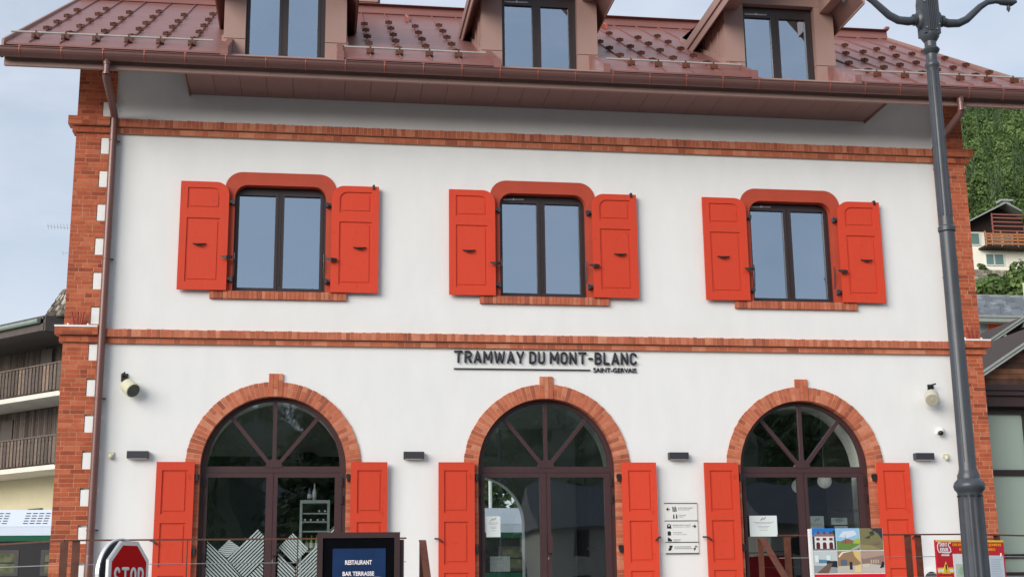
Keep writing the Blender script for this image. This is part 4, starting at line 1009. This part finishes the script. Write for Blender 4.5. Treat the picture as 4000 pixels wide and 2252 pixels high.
g.xf = None; g.build('drain_slot', BLACK, post)
# collar body
g = G(); g.lathe([(.045, 4.48), (.058, 4.50), (.07, 4.52), (.07, 4.545), (.055, 4.55)], (0, 0, o_), 24)
g.box(-.062, .062, -.062, .062, o_+4.53, o_+4.80); g.hexa([(-.062, -.062, o_+4.80), (.062, -.062, o_+4.80), (.062, .062, o_+4.80), (-.062, .062, o_+4.80), (-.05, -.05, o_+4.90), (.05, -.05, o_+4.90), (.05, .05, o_+4.90), (-.05, .05, o_+4.90)])
for k in range(5): g.box(-.032+k*.014, -.025+k*.014, -.071, -.060, o_+4.55, o_+4.86)
for sx in (-1, 1): g.ball((sx*.055, 0, o_+4.66), .072, 16, sq=(.75, .8, 1.15))
g.lathe([(.05, 4.90), (.065, 4.91), (.05, 4.93), (.03, 5.0), (.022, 5.12), (.03, 5.15), (.0, 5.22)], (0, 0, o_), 20)
g.build('collar', POLE, t, smooth=True)
g = G()
for (x, z) in ((-.052, 4.78), (.052, 4.60), (-.048, 4.57), (0, 4.81), (.03, 4.56)): g.ball((x, -.068, o_+z), .007, 8)
g.build('bolt_heads', STEEL, t)
for sx in (-1, 1):
    a = G(); pts = []
    ctl = [(.09, 4.655), (.16, 4.64), (.24, 4.645), (.31, 4.68), (.37, 4.735), (.43, 4.79), (.49, 4.83), (.56, 4.845), (.62, 4.84)]
    a.tube([(sx*x, 0, o_+z) for x, z in ctl], [.034, .033, .031, .029, .027, .025, .022, .02, .02], 14)
    a.tube([(sx*.10, 0, o_+4.655), (sx*.118, 0, o_+4.652)], .045, 14); a.tube([(sx*.075, 0, o_+4.66), (sx*.095, 0, o_+4.657)], .040, 14)
    a.tube([(sx*.60, 0, o_+4.843), (sx*.69, 0, o_+4.84), (sx*.73, 0, o_+4.85)], [.028, .03, .012], 10)
    a.tube([(sx*.66, 0, o_+4.82), (sx*.66, 0, o_+4.785), (sx*.66, 0, o_+4.76)], [.01, .016, .004], 8)
    a.tube([(sx*.64, 0, o_+4.84), (sx*.64, 0, o_+4.93)], [.022, .03], 10)
    arm = a.build('lamp_arm', POLE, t, smooth=True)
    ln = G()
    for ax in (-1, 1):
        for ay in (-1, 1): ln.tube([(sx*.64+ax*.075, ay*.075, o_+4.95), (sx*.64+ax*.145, ay*.145, o_+5.30)], .010, 6)
    ln.box(sx*.64-.08, sx*.64+.08, -.08, .08, o_+4.93, o_+4.955); ln.box(sx*.64-.165, sx*.64+.165, -.165, .165, o_+5.29, o_+5.33)
    ln.lathe([(.22, 0), (.10, .10), (.09, .16), (.06, .20), (.02, .27)], (sx*.64, 0, o_+5.33), 4)
    lan = ln.build('lantern', POLE, t)
    ln = G(); ln.hexa([(sx*.64-.07, -.07, o_+4.956), (sx*.64+.07, -.07, o_+4.956), (sx*.64+.07, .07, o_+4.956), (sx*.64-.07, .07, o_+4.956), (sx*.64-.14, -.14, o_+5.289), (sx*.64+.14, -.14, o_+5.289), (sx*.64+.14, .14, o_+5.289), (sx*.64-.14, .14, o_+5.289)])
    ln.build('lantern_glass', glass('lantern_pane', .1), lan)

# ---------------------------------------------------------------- left: wooden balcony block and tram
A0 = Vector((-11.86, 24.0, 0))
t = thing('balcony_block', 'dark timber apartment block with two slatted balconies left of the station', 'building', A0, R(135))
# local +x runs away to the left-back, local -y is ... front faces the street
def boxl(g, w0, w1, d0, d1, z0, z1, r=None): g.box(w0, w1, -d1, -d0, z0, z1, r)   # d: depth behind the balcony front
WD = rmat('weathered_dark_boards', [(0, rgb(66, 58, 54)), (.5, rgb(84, 75, 70)), (1, rgb(104, 94, 88))], nvar=.2)
WD2 = rmat('balcony_slats', [(0, rgb(84, 74, 68)), (.5, rgb(104, 92, 84)), (1, rgb(132, 112, 98))], nvar=.25)
CRM = mat('cream_render', rgb(196, 188, 158), .9, var=.06, scale=1.2); CON = mat('balcony_concrete', rgb(214, 208, 196), .9, var=.12, scale=2); TRIM = mat('eave_boards', rgb(84, 76, 72), .8, var=.12)
g = G(); boxl(g, -.35, 12, 1.5, 9, -.5, 4.46); boxl(g, -.35, 12, 1.62, 9, 4.5, 9.3); g.build('wall', CRM, t)
g = G(); x = -.35
while x < 9:
    boxl(g, x+.006, x+.114, 1.55+random.uniform(0, .008), 1.62, 4.6, 6.85); boxl(g, x+.006, x+.114, 1.55+random.uniform(0, .008), 1.62, 7.0, 9.2); x += .12
g.build('board_cladding', WD, t)
for z in (4.46, 6.85):
    g = G(); boxl(g, -.06, 10, -.0, 1.5, z, z+.155); g.build('balcony_slab', CON, t)
for z in (4.615, 7.005):
    g = G(); boxl(g, .0, 10, -.03, .06, z+.93, z+.975, .5); boxl(g, .0, 10, .06, .10, z+.12, z+.18, .2); boxl(g, .0, 10, .06, .10, z+.78, z+.84, .2); x = .02
    boxl(g, -.02, .05, -.03, .06, z-.02, z+.93, .1)
    q = g.build('balcony_rail', WD2, t); g = G(); first = True
    while x < 7:
        wv = .125 if x > .2 else .22
        boxl(g, x, x+wv, 0, .03, z+.06, z+.93); x += wv+.07
    g.build('slat', WD2, q)
g = G(); boxl(g, 4.9, 5.6, 1.50, 1.56, 4.62, 6.6, .3); g.build('balcony_door', TRIM, t); g = G(); boxl(g, 2.72, 3.35, 1.44, 1.56, 7.02, 8.9, .4); g.build('balcony_door', TRIM, t)
g = G(); boxl(g, 2.75, 3.5, 1.42, 1.5, .3, 3.4, .3); g.build('ground_shutter', TRIM, t)
g = G(); boxl(g, .55, 12, -.38, -.30, 9.02, 9.26); boxl(g, .55, 12, -.30, 1.6, 9.00, 9.06); boxl(g, .5, .62, -.38, 1.8, 9.0, 9.5); g.build('eave_board', TRIM, t)
g = G(); g.tube([(.75, .47, 9.34), (12, .47, 9.34)], .085, 12); g.build('gutter', mat('green_zinc', rgb(138, 152, 142), .45, metal=.3), t, smooth=True)
TILE = rmat('grey_corrugated_tile', [(0, rgb(76, 70, 66)), (.5, rgb(104, 96, 92)), (1, rgb(150, 142, 136))], nvar=.25)
g = G(); x = .6
while x < 12:
    g.tube([(x, .44, 9.44), (x, -3.6, 10.2)], .055, 8, r=random.random()*.4); x += .13
g.build('low_roof', TILE, t)
g = G()
for i in range(22):
    x0 = -1.1+i*.105
    for j in range(5):
        f0, f1 = j/5, (j+1)/5
        def P(f, xx): return (xx+(1-f)*.0-.55*f*(xx-0), .0-.25*f, 9.52+.95*f)
        a, b = P(f0, x0), P(f0, x0+.095); c_, d_ = P(f1, x0+.095), P(f1, x0)
        lift = .03
        g.hexa([a, b, c_, d_, (a[0], a[1]+.03, a[2]+lift+.02), (b[0], b[1]+.03, b[2]+lift+.02), (c_[0], c_[1]+.03, c_[2]+.01), (d_[0], d_[1]+.03, d_[2]+.01)])
g.build('steep_tiled_roof', rmat('mottled_tiles', [(0, rgb(60, 56, 50)), (.45, rgb(98, 90, 82)), (.75, rgb(140, 132, 118)), (1, rgb(206, 196, 188))], nvar=.35, nscale=5), t)
t = thing('tv_antenna', 'thin aerial against the sky, half hidden by the left brick corner', 'antenna', (-14.95, 40, 0))
AER = mat('aerial_grey', rgb(150, 158, 168), .5)
g = G(); g.tube([(.75, 0, 9), (.75, 0, 17.1)], .02, 6); g.build('mast', AER, t)
g = G(); g.tube([(-.95, 0, 16.85), (.76, 0, 16.71)], .008, 6)
for k in range(9): x = -.9+k*.14; g.tube([(x, -.05, 16.95), (x+.03, .05, 16.72)], .010, 6)
g.tube([(-.2, 0, 15.6), (.76, 0, 15.6)], .008, 6); g.tube([(-.2, 0, 15.7), (-.12, 0, 15.5)], .008, 6); g.build('aerial_boom', AER, t)
# tram carriage on the track behind the station
t = thing('tram_carriage', 'green and white rack tram carriage with louvred roof vents behind the station', 'tram', (-7, 16.0, 0))
TW = mat('tram_silver', rgb(206, 216, 230), .35, var=.03, scale=1); TG = mat('tram_green', rgb(18, 84, 60), .3, var=.05); TD = mat('tram_dark', rgb(30, 30, 34), .4, var=.1)
g = G(); g.box(-16, 10, 0, 2.3, 2.03, 2.25); g.hexa([(-16, .0, 2.255), (10, 0, 2.255), (10, 2.3, 2.255), (-16, 2.3, 2.255), (-16, .22, 2.70), (10, .22, 2.70), (10, 2.1, 2.70), (-16, 2.1, 2.70)]); g.build('roof', TW, t)
g = G(); x = -15.8
for grp in range(14):
    for k in range(4):
        for j in range(5):
            z = 2.33+j*.066; y = .22*(z-2.255)/.445
            xx = -5.12+(grp-8)*1.02+k*.165+j*.012
            if -15.9 < xx < 9.6: g.box(xx, xx+.115, y-.006, y+.03, z, z+.02)
g.build('vent_slots', TD, t)
g = G(); g.box(-16, 10, .002, 2.3, 1.88, 2.029); g.box(-16, 10, .05, 2.3, .2, .95); g.build('green_band', TG, t)
g = G(); g.box(-16, 10, .06, 2.25, .95, 1.879); g.build('body_side', TD, t)
for k in range(17):
    x = -15.6+k*1.5; g = G(); g.plate([rect(x, x+.95, 1.0, 1.66), rect(x+.1, x+.85, 1.07, 1.58)], .045, .059); f_ = g.build('window_frame', mat('tram_frame', rgb(70, 66, 66), .4) if 'tram_frame' not in bpy.data.materials else bpy.data.materials['tram_frame'], t)
    g = G(); g.box(x+.1, x+.85, .052, .058, 1.07, 1.58); g.build('pane', mat('tram_glass', rgb(96, 100, 78), .12, var=.5, scale=5) if 'tram_glass' not in bpy.data.materials else bpy.data.materials['tram_glass'], f_)
    g = G(); g.box(x+.1, x+.85, .046, .051, 1.32, 1.35); g.build('window_bar', TD, f_)
for k in range(6):
    g = G(); g.xf = Matrix.Translation((-14+k*4.4, .4, .28)) @ Matrix.Rotation(R(90), 4, 'X'); g.lathe([(.28, -.04), (.30, 0), (.30, .05)], (0, 0, 0), 20); g.build('wheel', TD, t)
g = G(); g.tube([(8.35, 1.2, 2.7), (8.35, 1.2, 3.6)], .05, 10); g.tube([(8.35, 1.2, 3.5), (8.8, 1.2, 3.6)], .03, 8); g.build('roof_pipe', WHITE, t)

# ---------------------------------------------------------------- right: annex, chalets
t = thing('glass_annex', 'brown roofed annex with pale green frosted panes against the right corner', 'building', (7.42, 1.0, 0))
g = G(); g.box(.0, 7, -.30, 6, 3.66, 3.85); g.box(.0, 7, -.34, -.301, 3.745, 3.765); g.box(0, 7, -.24, 0, 3.48, 3.66); g.build('roof_edge', KB, t)
g = G(); g.box(0, 7, -.04, .1, 3.37, 3.48)
for z0, z1 in ((2.31, 2.41), (.92, .99), (.0, .69)): g.box(0, 7, -.02, .1, z0, z1)
for x in (.0, 1.16, 2.5, 3.9, 5.4): g.box(x, x+.06, -.025, .1, 0, 3.37)
g.build('glazing_frame', FRAME, t)
for x in (.06, 1.22, 2.56, 3.96):
    for z0, z1 in ((2.41, 3.37), (.99, 2.31), (.69, .92)):
        g = G(); g.box(x, x+1.1 if x < 1 else x+1.28, .02, .03, z0, z1); g.build('pane', PGLASS, t)
g = G(); g.box(0, 7, .11, 5.9, 0, 3.47); g.build('inner_wall', INNER, t)
OW = rmat('old_brown_planks', [(0, rgb(58, 42, 36)), (.5, rgb(86, 58, 44)), (1, rgb(112, 74, 52))], nvar=.35, nscale=2.5); LEDG = mat('grey_barge', rgb(140, 146, 142), .7, var=.12)
def gable(name, lab, ox, oy, apex, slope, half, zb, cladm, planks=True):
    """gable end facing the street: apex (x,z) at plane y=oy"""
    t = thing(name, lab, 'building', (ox, oy, 0)); g = G(); ax, az = apex
    if planks:
        z = zb
        while z < az-.2:
            hw = half if z < az-slope*half else (az-.12-z)/slope
            g.box(ax-hw+.2, ax+hw-.2, random.uniform(-.02, 0), .2, z+.008, z+.215); z += .22
    g.plate([[(ax-half+.25, zb), (ax+half-.25, zb), (ax+half-.25, az-slope*half), (ax, az-.1), (ax-half+.25, az-slope*half)]], .15, 9)
    g.build('plank_wall', cladm, t)
    b = G()
    for sg in (-1, 1):
        for (off, th, y0) in ((.0, .10, -.50), (-.14, .10, -.46)):
            v = [(ax, az+off), (ax+sg*(half+.5), az+off-slope*(half+.5)), (ax+sg*(half+.5), az+off-slope*(half+.5)+th), (ax, az+off+th)]
            b.add([(p[0], y, p[1]) for y in (y0, y0+.06) for p in v], [(0, 1, 2, 3), (7, 6, 5, 4), (0, 4, 5, 1), (1, 5, 6, 2), (2, 6, 7, 3), (3, 7, 4, 0)])
    b.build('barge_board', LEDG, t)
    r = G()
    for sg in (-1, 1):
        v = [(ax, az-.02), (ax+sg*(half+.5), az-.02-slope*(half+.5)), (ax+sg*(half+.5), az-slope*(half+.5)+.06), (ax, az+.06)]
        r.add([(p[0], y, p[1]) for y in (-.44, 9) for p in v], [(0, 1, 2, 3), (7, 6, 5, 4), (0, 4, 5, 1), (1, 5, 6, 2), (2, 6, 7, 3), (3, 7, 4, 0)])
    r.build('roof', mat('shade_darkened_roof_boards', rgb(62, 50, 46), .9, var=.2) if 'shade_darkened_roof_boards' not in bpy.data.materials else bpy.data.materials['shade_darkened_roof_boards'], t)  # shade under the overhang is painted into this dark brown
    for dx, dz in ((-.85, -.75), (-1.0, -.9)):
        pass
    q = G(); q.box(ax-.08, ax+.08, -.42, 0, az-.45, az-.25); q.build('purlin_end', LEDG, t)
    q = G(); q.box(ax-1.15, ax-1.0, -.42, 0, az-1.15*slope-.35, az-1.0*slope-.22); q.build('purlin_end', LEDG, t)
    return t
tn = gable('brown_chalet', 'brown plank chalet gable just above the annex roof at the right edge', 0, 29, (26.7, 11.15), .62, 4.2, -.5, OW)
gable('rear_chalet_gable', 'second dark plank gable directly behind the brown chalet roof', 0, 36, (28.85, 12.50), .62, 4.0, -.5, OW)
q = G(); q.tube([(24.9, -.6, 8.62), (25.3, -.6, 8.72), (27.5, -.6, 8.8)], .09, 10, cap=True); q.build('porch_gutter', mat('pale_green_metal', rgb(168, 178, 160), .5), tn)
q = G(); q.box(25.05, 25.45, -.12, -.03, 8.75, 9.2); q.build('carved_panel', LEDG, tn)
t = thing('orange_house', 'orange walled house with grey shingled roof behind the chalets', 'house', (0, 55, 0))
ORW = mat('orange_render', rgb(232, 98, 56), .9, var=.05)
g = G(); g.box(37.3, 50, 0, 9, -1, 16.2); g.build('wall', ORW, t)
g = G(); g.box(37.0, 37.31, -.04, 9, -1, 16.2); g.box(37.31, 37.55, -.03, 0, -1, 16.2); g.build('corner_strip', LEDG, t)
SH = rmat('blue_grey_shingle', [(0, rgb(96, 102, 110)), (.5, rgb(116, 122, 130)), (1, rgb(134, 140, 148))], nvar=.1)
g = G(); zz0, zz1 = 16.45, 18.35
for j in range(7):
    for i in range(34):
        x = 35.6+i*.46+(.23 if j % 2 else 0)-.12*(j % 3 == 0)
        y0, y1 = -1.0+j*.42, -1.0+(j+1)*.42; za, zb_ = zz0+(zz1-zz0)*j/7, zz0+(zz1-zz0)*(j+1)/7
        lf = .05 if (i+j*2) % 3 else .30
        g.hexa([(x, y0, za), (x+.45, y0, za), (x+.45, y1, zb_), (x, y1, zb_), (x, y0, za+lf), (x+.45, y0, za+lf), (x+.45, y1, zb_+.03), (x, y1, zb_+.03)])
g.build('roof', SH, t)
g = G(); g.box(35.6, 51, -1.15, -1.0, 16.1, 16.42); g.box(35.6, 51, -1.22, -1.151, 16.36, 16.5); g.box(35.6, 51, 1.9, 2.2, 18.35, 18.5); g.build('eave_board', LEDG, t)
g = G(); g.box(41.0, 42.2, .2, 1.5, 16.5, 19.2); g.build('chimney', mat('pale_chimney', rgb(200, 192, 160), .9), t)
# hillside chalet
hz0 = 43.4
t = thing('hillside_chalet', 'white chalet with timber gable balcony high on the wooded slope', 'house', (0, 150, 0))
g = G(); g.box(87.6, 98.2, 0, 9, hz0-9, 49.3); g.build('wall', mat('chalet_white', rgb(240, 236, 222), .9, var=.04), t)
g = G(); g.plate([[(87.4, 49.3), (98.4, 49.3), (98.4, 50.35), (92.6, 52.85), (87.4, 50.3)]], -.1, 9); g.box(90.4, 98.3, -.12, -.0, 46.9, 49.3); g.build('timber_gable', mat('near_black_timber', rgb(44, 30, 26), .8, var=.25), t)
g = G()
for sg in (-1, 1):
    v = [(92.6, 53.0), (92.6+sg*6.6, 53.0-.50*6.6), (92.6+sg*6.6, 53.0-.50*6.6+.22), (92.6, 53.22)]
    g.add([(p[0], y, p[1]) for y in (-2.2, 9.5) for p in v], [(0, 1, 2, 3), (7, 6, 5, 4), (0, 4, 5, 1), (1, 5, 6, 2), (2, 6, 7, 3), (3, 7, 4, 0)])
g.build('roof', LEDG, t)
g = G(); g.box(94.0, 95.2, 1, 2.2, 51.5, 54.0); g.box(93.7, 95.5, .8, 2.4, 54.3, 54.55); g.box(94.1, 95.1, 1.1, 2.1, 54.0, 54.3); g.build('chimney', mat('chimney_grey', rgb(150, 152, 150), .8), t)
g = G()
for z in (51.3, 50.8, 50.2, 49.6, 48.9): g.box(90.3, 95.2, -2.0, -1.9, z, z+.16)
for x in (90.3, 95.1): g.box(x, x+.16, -2.05, -1.9, 46.9, 51.5)
g.build('upper_balcony_rail', mat('reddish_timber', rgb(142, 84, 74), .7, var=.2), t)
g = G(); g.box(89.0, 96.5, -2.1, 0, 46.6, 46.85); g.build('balcony_floor', bpy.data.materials['near_black_timber'], t)
g = G()
for z in (46.95, 47.45, 47.9, 48.3): g.box(89.0, 96.4, -2.1, -2.0, z, z+.3)
for x in (89.0, 91.4, 93.9): g.box(x, x+.14, -2.12, -1.99, 46.6, 48.9)
g.build('balcony_rail', mat('orange_timber', rgb(160, 104, 66), .7, var=.25), t)
for (a, b, c_, d_) in ((87.95, 89.2, 47.4, 49.0), (90.0, 91.1, 44.5, 46.0), (91.3, 92.6, 44.5, 46.0), (91.2, 92.6, 47.1, 49.0), (92.9, 94.2, 47.1, 49.0)):
    g = G(); g.plate([rect(a-.12, b+.12, c_-.12, d_+.12), rect(a, b, c_, d_)], -.16, -.125); wf = g.build('window', WHITE, t)
    g = G(); g.box(a, b, -.15, -.13, c_, d_); g.build('pane', mat('far_glass', rgb(104, 132, 128), .2) if 'far_glass' not in bpy.data.materials else bpy.data.materials['far_glass'], wf)
t = thing('retaining_wall', 'low grey stone wall under the hillside chalet', 'wall', (0, 146, 0))
g = G()
for j in range(7):
    x = 85
    while x < 100:
        l = random.uniform(.5, 1.2); g.box(x+.03, x+l-.03, random.uniform(-.1, 0), 1, 39.6+j*.45, 40.02+j*.45); x += l
g.build('stone_courses', rmat('grey_stone', [(0, rgb(110, 104, 94)), (1, rgb(168, 160, 146))], nvar=.2), t)

# ---------------------------------------------------------------- vegetation
def leafmat(nm, a, b, c): return rmat(nm, [(0, a), (.5, b), (1, c)], rough=.7, bump=0, nvar=.25, transl=.25, nscale=.4)
LC = leafmat('conifer_needles', (.035, .060, .025, 1), (.07, .115, .045, 1), (.12, .18, .07, 1))
LB = leafmat('broadleaf_leaves', (.035, .07, .022, 1), (.095, .155, .045, 1), (.19, .27, .085, 1))
LY_ = leafmat('birch_leaves', (.03, .06, .012, 1), (.08, .15, .03, 1), (.17, .25, .06, 1))
BARK = mat('bark', (.13, .10, .075, 1), .9, var=.3, scale=5)
rg = np.random.default_rng(5)
def leaves(P, Nn, size, V, F, RR, rnd):
    """P points; one quad per point, facing roughly Nn"""
    n = len(P)
    d = rg.normal(size=(n, 3)); d /= np.linalg.norm(d, axis=1)[:, None]
    nn = Nn+d*.7; nn /= np.linalg.norm(nn, axis=1)[:, None]
    u = np.cross(nn, rg.normal(size=(n, 3))); u /= np.linalg.norm(u, axis=1)[:, None]; v = np.cross(nn, u)
    s = (size*rg.uniform(.6, 1.3, n))[:, None]
    b = len(V[0]) if len(V) else 0
    q = np.stack([P-u*s-v*s*.6, P+u*s-v*s*.6, P+u*s*.5+v*s, P-u*s*.6+v*s*.8], 1).reshape(-1, 3)
    return q
def crown_broad(r, h, n, size, blobs=9):
    pts = []; nor = []; rn = []
    for k in range(blobs):
        a = rg.uniform(0, 2*np.pi); rad = r*rg.uniform(.1, .7); z = h*rg.uniform(-.42, .42)
        c = np.array([rad*np.cos(a), rad*np.sin(a), z]); br = r*rg.uniform(.3, .55)
        m = n//blobs; d = rg.normal(size=(m, 3)); d /= np.linalg.norm(d, axis=1)[:, None]
        p = c+d*br*(rg.uniform(.3, 1, m)**.4)[:, None]*np.array([1, 1, .8]); pts.append(p); nor.append(d+np.array([0, 0, .35])); rn.append(np.clip(rg.normal(.5, .2, m)+rg.uniform(-.2, .2), 0, 1))
    P = np.concatenate(pts); return leaves(P, np.concatenate(nor), size, [], None, None, None), np.concatenate(rn)
def crown_con(r, h, n, size):
    t_ = rg.uniform(0, 1, n)**1.15; a = rg.uniform(0, 2*np.pi, n); tier = (np.floor(t_*11)+.5)/11
    rad = r*(1-t_)*(.55+.45*np.abs(np.sin(t_*11*np.pi)))*np.sqrt(rg.uniform(.15, 1, n))*(1+.2*np.sin(a*5+tier*9))
    z = h*t_-rad*.32; P = np.stack([rad*np.cos(a), rad*np.sin(a), z], 1); Nn = np.stack([np.cos(a)*.5, np.sin(a)*.5, np.full(n, .8)], 1)
    return leaves(P, Nn, size, [], None, None, None), np.clip(rg.normal(.45, .2, n), 0, 1)
def leafmesh(name, parts, m):
    V = np.concatenate([p[0] for p in parts]); Rn = np.concatenate([p[1] for p in parts]); nf = len(V)//4
    me = bpy.data.meshes.new(name); me.vertices.add(len(V)); me.vertices.foreach_set('co', V.astype(np.float32).ravel())
    me.loops.add(nf*4); me.loops.foreach_set('vertex_index', np.arange(nf*4, dtype=np.int32)); me.polygons.add(nf); me.polygons.foreach_set('loop_start', np.arange(0, nf*4, 4, dtype=np.int32)); me.polygons.foreach_set('loop_total', np.full(nf, 4, dtype=np.int32))
    me.update(calc_edges=True); a = me.attributes.new('rnd', 'FLOAT', 'FACE'); a.data.foreach_set('value', Rn.astype(np.float32)); me.materials.append(m)
    o = bpy.data.objects.new(name, me); col.objects.link(o); return o
def tree(name, lab, x, y, z, h, r, kind, n, size, lm, grp=None):
    t = thing(name, lab, 'tree', (x, y, z), group=grp)
    cr_ = crown_con(r, h*.93, n, size) if kind == 'c' else crown_broad(r, h*.75, n, size)
    V = cr_[0]+np.array([0, 0, h*.07 if kind == 'c' else h*.58]); o = leafmesh('crown', [(V, cr_[1])], lm); o.parent = t
    g = G(); g.tube([(0, 0, -1), (.05*h*.1, 0, h*.4), (-.02*h, .01*h, h*.9)], [h*.022, h*.016, h*.004], 8)
    for k in range(7):
        a = rg.uniform(0, 6.28); z0 = h*rg.uniform(.3, .7); g.tube([(0, 0, z0), (r*.35*math.cos(a), r*.35*math.sin(a), z0+h*.08), (r*.7*math.cos(a), r*.7*math.sin(a), z0+h*.13)], [h*.007, h*.005, h*.002], 5)
    g.build('trunk', BARK, t); return t
# far forest (one mass): conifer and broadleaf crowns on the slope
conp = [crown_con(1, 1, 1000, .034) for _ in range(4)]; brp = [crown_broad(1, 1.25, 1000, .055) for _ in range(4)]
pc = []; pb = []; tries = 0
while tries < 5200:
    tries += 1
    az = rg.uniform(24.5, 32) if rg.random() < .72 else rg.uniform(10, 46); r_ = math.sqrt(rg.uniform(92**2, 400**2)); x = -3.6+r_*math.sin(R(az)); y = -20.4+r_*math.cos(R(az))
    if not (10 < x < 410 and 48 < y < 440): continue
    if 76 < x < 106 and 118 < y < 162: continue
    if 24 < az < 33 and r_ < 150 and r_ > 120: continue
    z = terr(x, y)
    if z < 1: continue
    if 26 < az < 33 and r_ < 190 and z > 8: continue
    if rg.random() < .42:
        h = rg.uniform(9, 14); v, q_ = conp[rg.integers(4)]; pc.append((v*np.array([h*.2, h*.2, h])+np.array([x, y, z-1]), q_*.7+rg.uniform(0, .3)))
    else:
        h = rg.uniform(7, 13); v, q_ = brp[rg.integers(4)]; pb.append((v*np.array([h*.42, h*.42, h*.45])+np.array([x, y, z+h*.42]), q_*.7+rg.uniform(0, .3)))
    if len(pc)+len(pb) > 620: break
of = leafmesh('conifer_forest', pc, LC); tag(of, 'dark conifers massed over the far mountainside', 'forest', kind='stuff')
ob = leafmesh('broadleaf_forest', pb, LB); tag(ob, 'lighter green broadleaf trees massed over the far mountainside', 'forest', kind='stuff')
tree('birch_tree', 'loose light green birch in front of the right half of the hillside chalet', 91.5, 138, 39.5, 12.5, 2.6, 'b', 3200, .20, LY_)
tree('birch_tree', 'tall light green birch at the right edge beside the hillside chalet', 94.5, 141, 39.5, 15, 3.0, 'b', 3000, .22, LY_)
tree('leafy_tree', 'round bushy tree below the hillside chalet, above the shingled roof', 82.5, 127, 28.5, 9.5, 5.2, 'b', 5200, .26, LB)
tree('leafy_tree', 'dense bushy tree right of the round one below the hillside chalet', 87.5, 130, 29.5, 10.5, 5.2, 'b', 5200, .26, LB)
tree('leafy_tree', 'low wide bushy tree half hidden by the right brick corner', 78.0, 126, 27.0, 9.5, 5.0, 'b', 4200, .26, LB)
tree('garden_bush', 'small clipped bush against the white wall of the hillside chalet', 88.2, 148, 42.2, 2.0, .9, 'b', 500, .16, LB)
# trees seen only as reflections, behind the viewer
tree('drooping_conifer', 'large drooping conifer reflected in the glass over the bar door', -2.6, -31, STREET, 12.5, 5.4, 'c', 9000, .17, LC)
# greenery seen through the middle door
tree('trackside_shrub', 'green shrub seen through the middle door beyond the tram', 1.6, 21.5, 0, 5.2, 2.2, 'b', 3000, .12, LB)
# valley side behind the viewer: ridge with wooded slope
g = G(); vv = []; ff = []; nx, ny = 70, 10
for j in range(ny):
    for i in range(nx):
        a = R(120+i*120/(nx-1)); rr_ = 90+j*45; x = rr_*math.sin(a); y = rr_*math.cos(a)
        el = 9.3+1.5*math.sin(i*.31)+.9*math.sin(i*.83+1)+1.2*math.sin(i*.13+2)
        z = STREET-.5+(j/(ny-1))**.85*math.tan(R(el))*(90+9*45)+(rg.uniform(-2.5, 2.5) if j else 0)
        vv.append((x, y, z))
for j in range(ny-1):
    for i in range(nx-1): a = j*nx+i; ff.append((a, a+nx, a+nx+1, a+1))
g.add(vv, ff); tag(g.build('valley_side', mat('wooded_valley', (.025, .045, .02, 1), .95, var=.7, scale=.03, bump=.8, bscale=.3), smooth=False), kind='structure')

pv = []
for k in range(330):
    a = R(rg.uniform(128, 232)); rr_ = rg.uniform(62, 240); x = rr_*math.sin(a); y = rr_*math.cos(a)
    zz_ = STREET-1 if rr_ < 90 else STREET-.5+((rr_-90)/405)**.85*math.tan(R(9.3))*495
    h = rg.uniform(6, 12)
    if rg.random() < .5: v, q_ = conp[rg.integers(4)]; pv.append((v[:1600]*np.array([h*.24, h*.24, h])+np.array([x, y, zz_]), q_[:400]*.6+rg.uniform(0, .4)))
    else: v, q_ = brp[rg.integers(4)]; pv.append((v*np.array([h*.42, h*.42, h*.42])+np.array([x, y, zz_+h*.4]), q_*.6+rg.uniform(0, .4)))
tag(leafmesh('valley_forest', pv, LC), 'dark trees on the valley side reflected in the door glass', 'forest', kind='stuff')
HW_ = mat('house_render', rgb(190, 184, 170), .9); HR_ = mat('slate_roof', rgb(92, 94, 102), .7)
for (x, y, w_, h_, lab) in ((14, -52, 10, 5.0, 'pale house with slate roof across the street, reflected in the middle door'), (-2, -66, 9, 6.0, 'second pale house farther across the street, reflected in the doors'), (30, -60, 11, 5.5, 'house at the far side of the street, reflected in the third door')):
    t = thing('street_house', lab, 'house', (x, y, STREET))
    g = G(); g.box(-w_/2, w_/2, -8, 0, 0, h_); g.build('wall', HW_, t)
    g = G(); g.prism_x([(-8.6, h_-.2), (.6, h_-.2), (-4, h_+2.6)], -w_/2-.5, w_/2+.5); g.build('roof', HR_, t)
    for k in (-.3, .05, .35):
        for z in (1.0, 3.4):
            if z < h_-1.5:
                g = G(); g.box(k*w_-.5, k*w_+.5, .0, .05, z, z+1.2); g.build('window', TD, t)
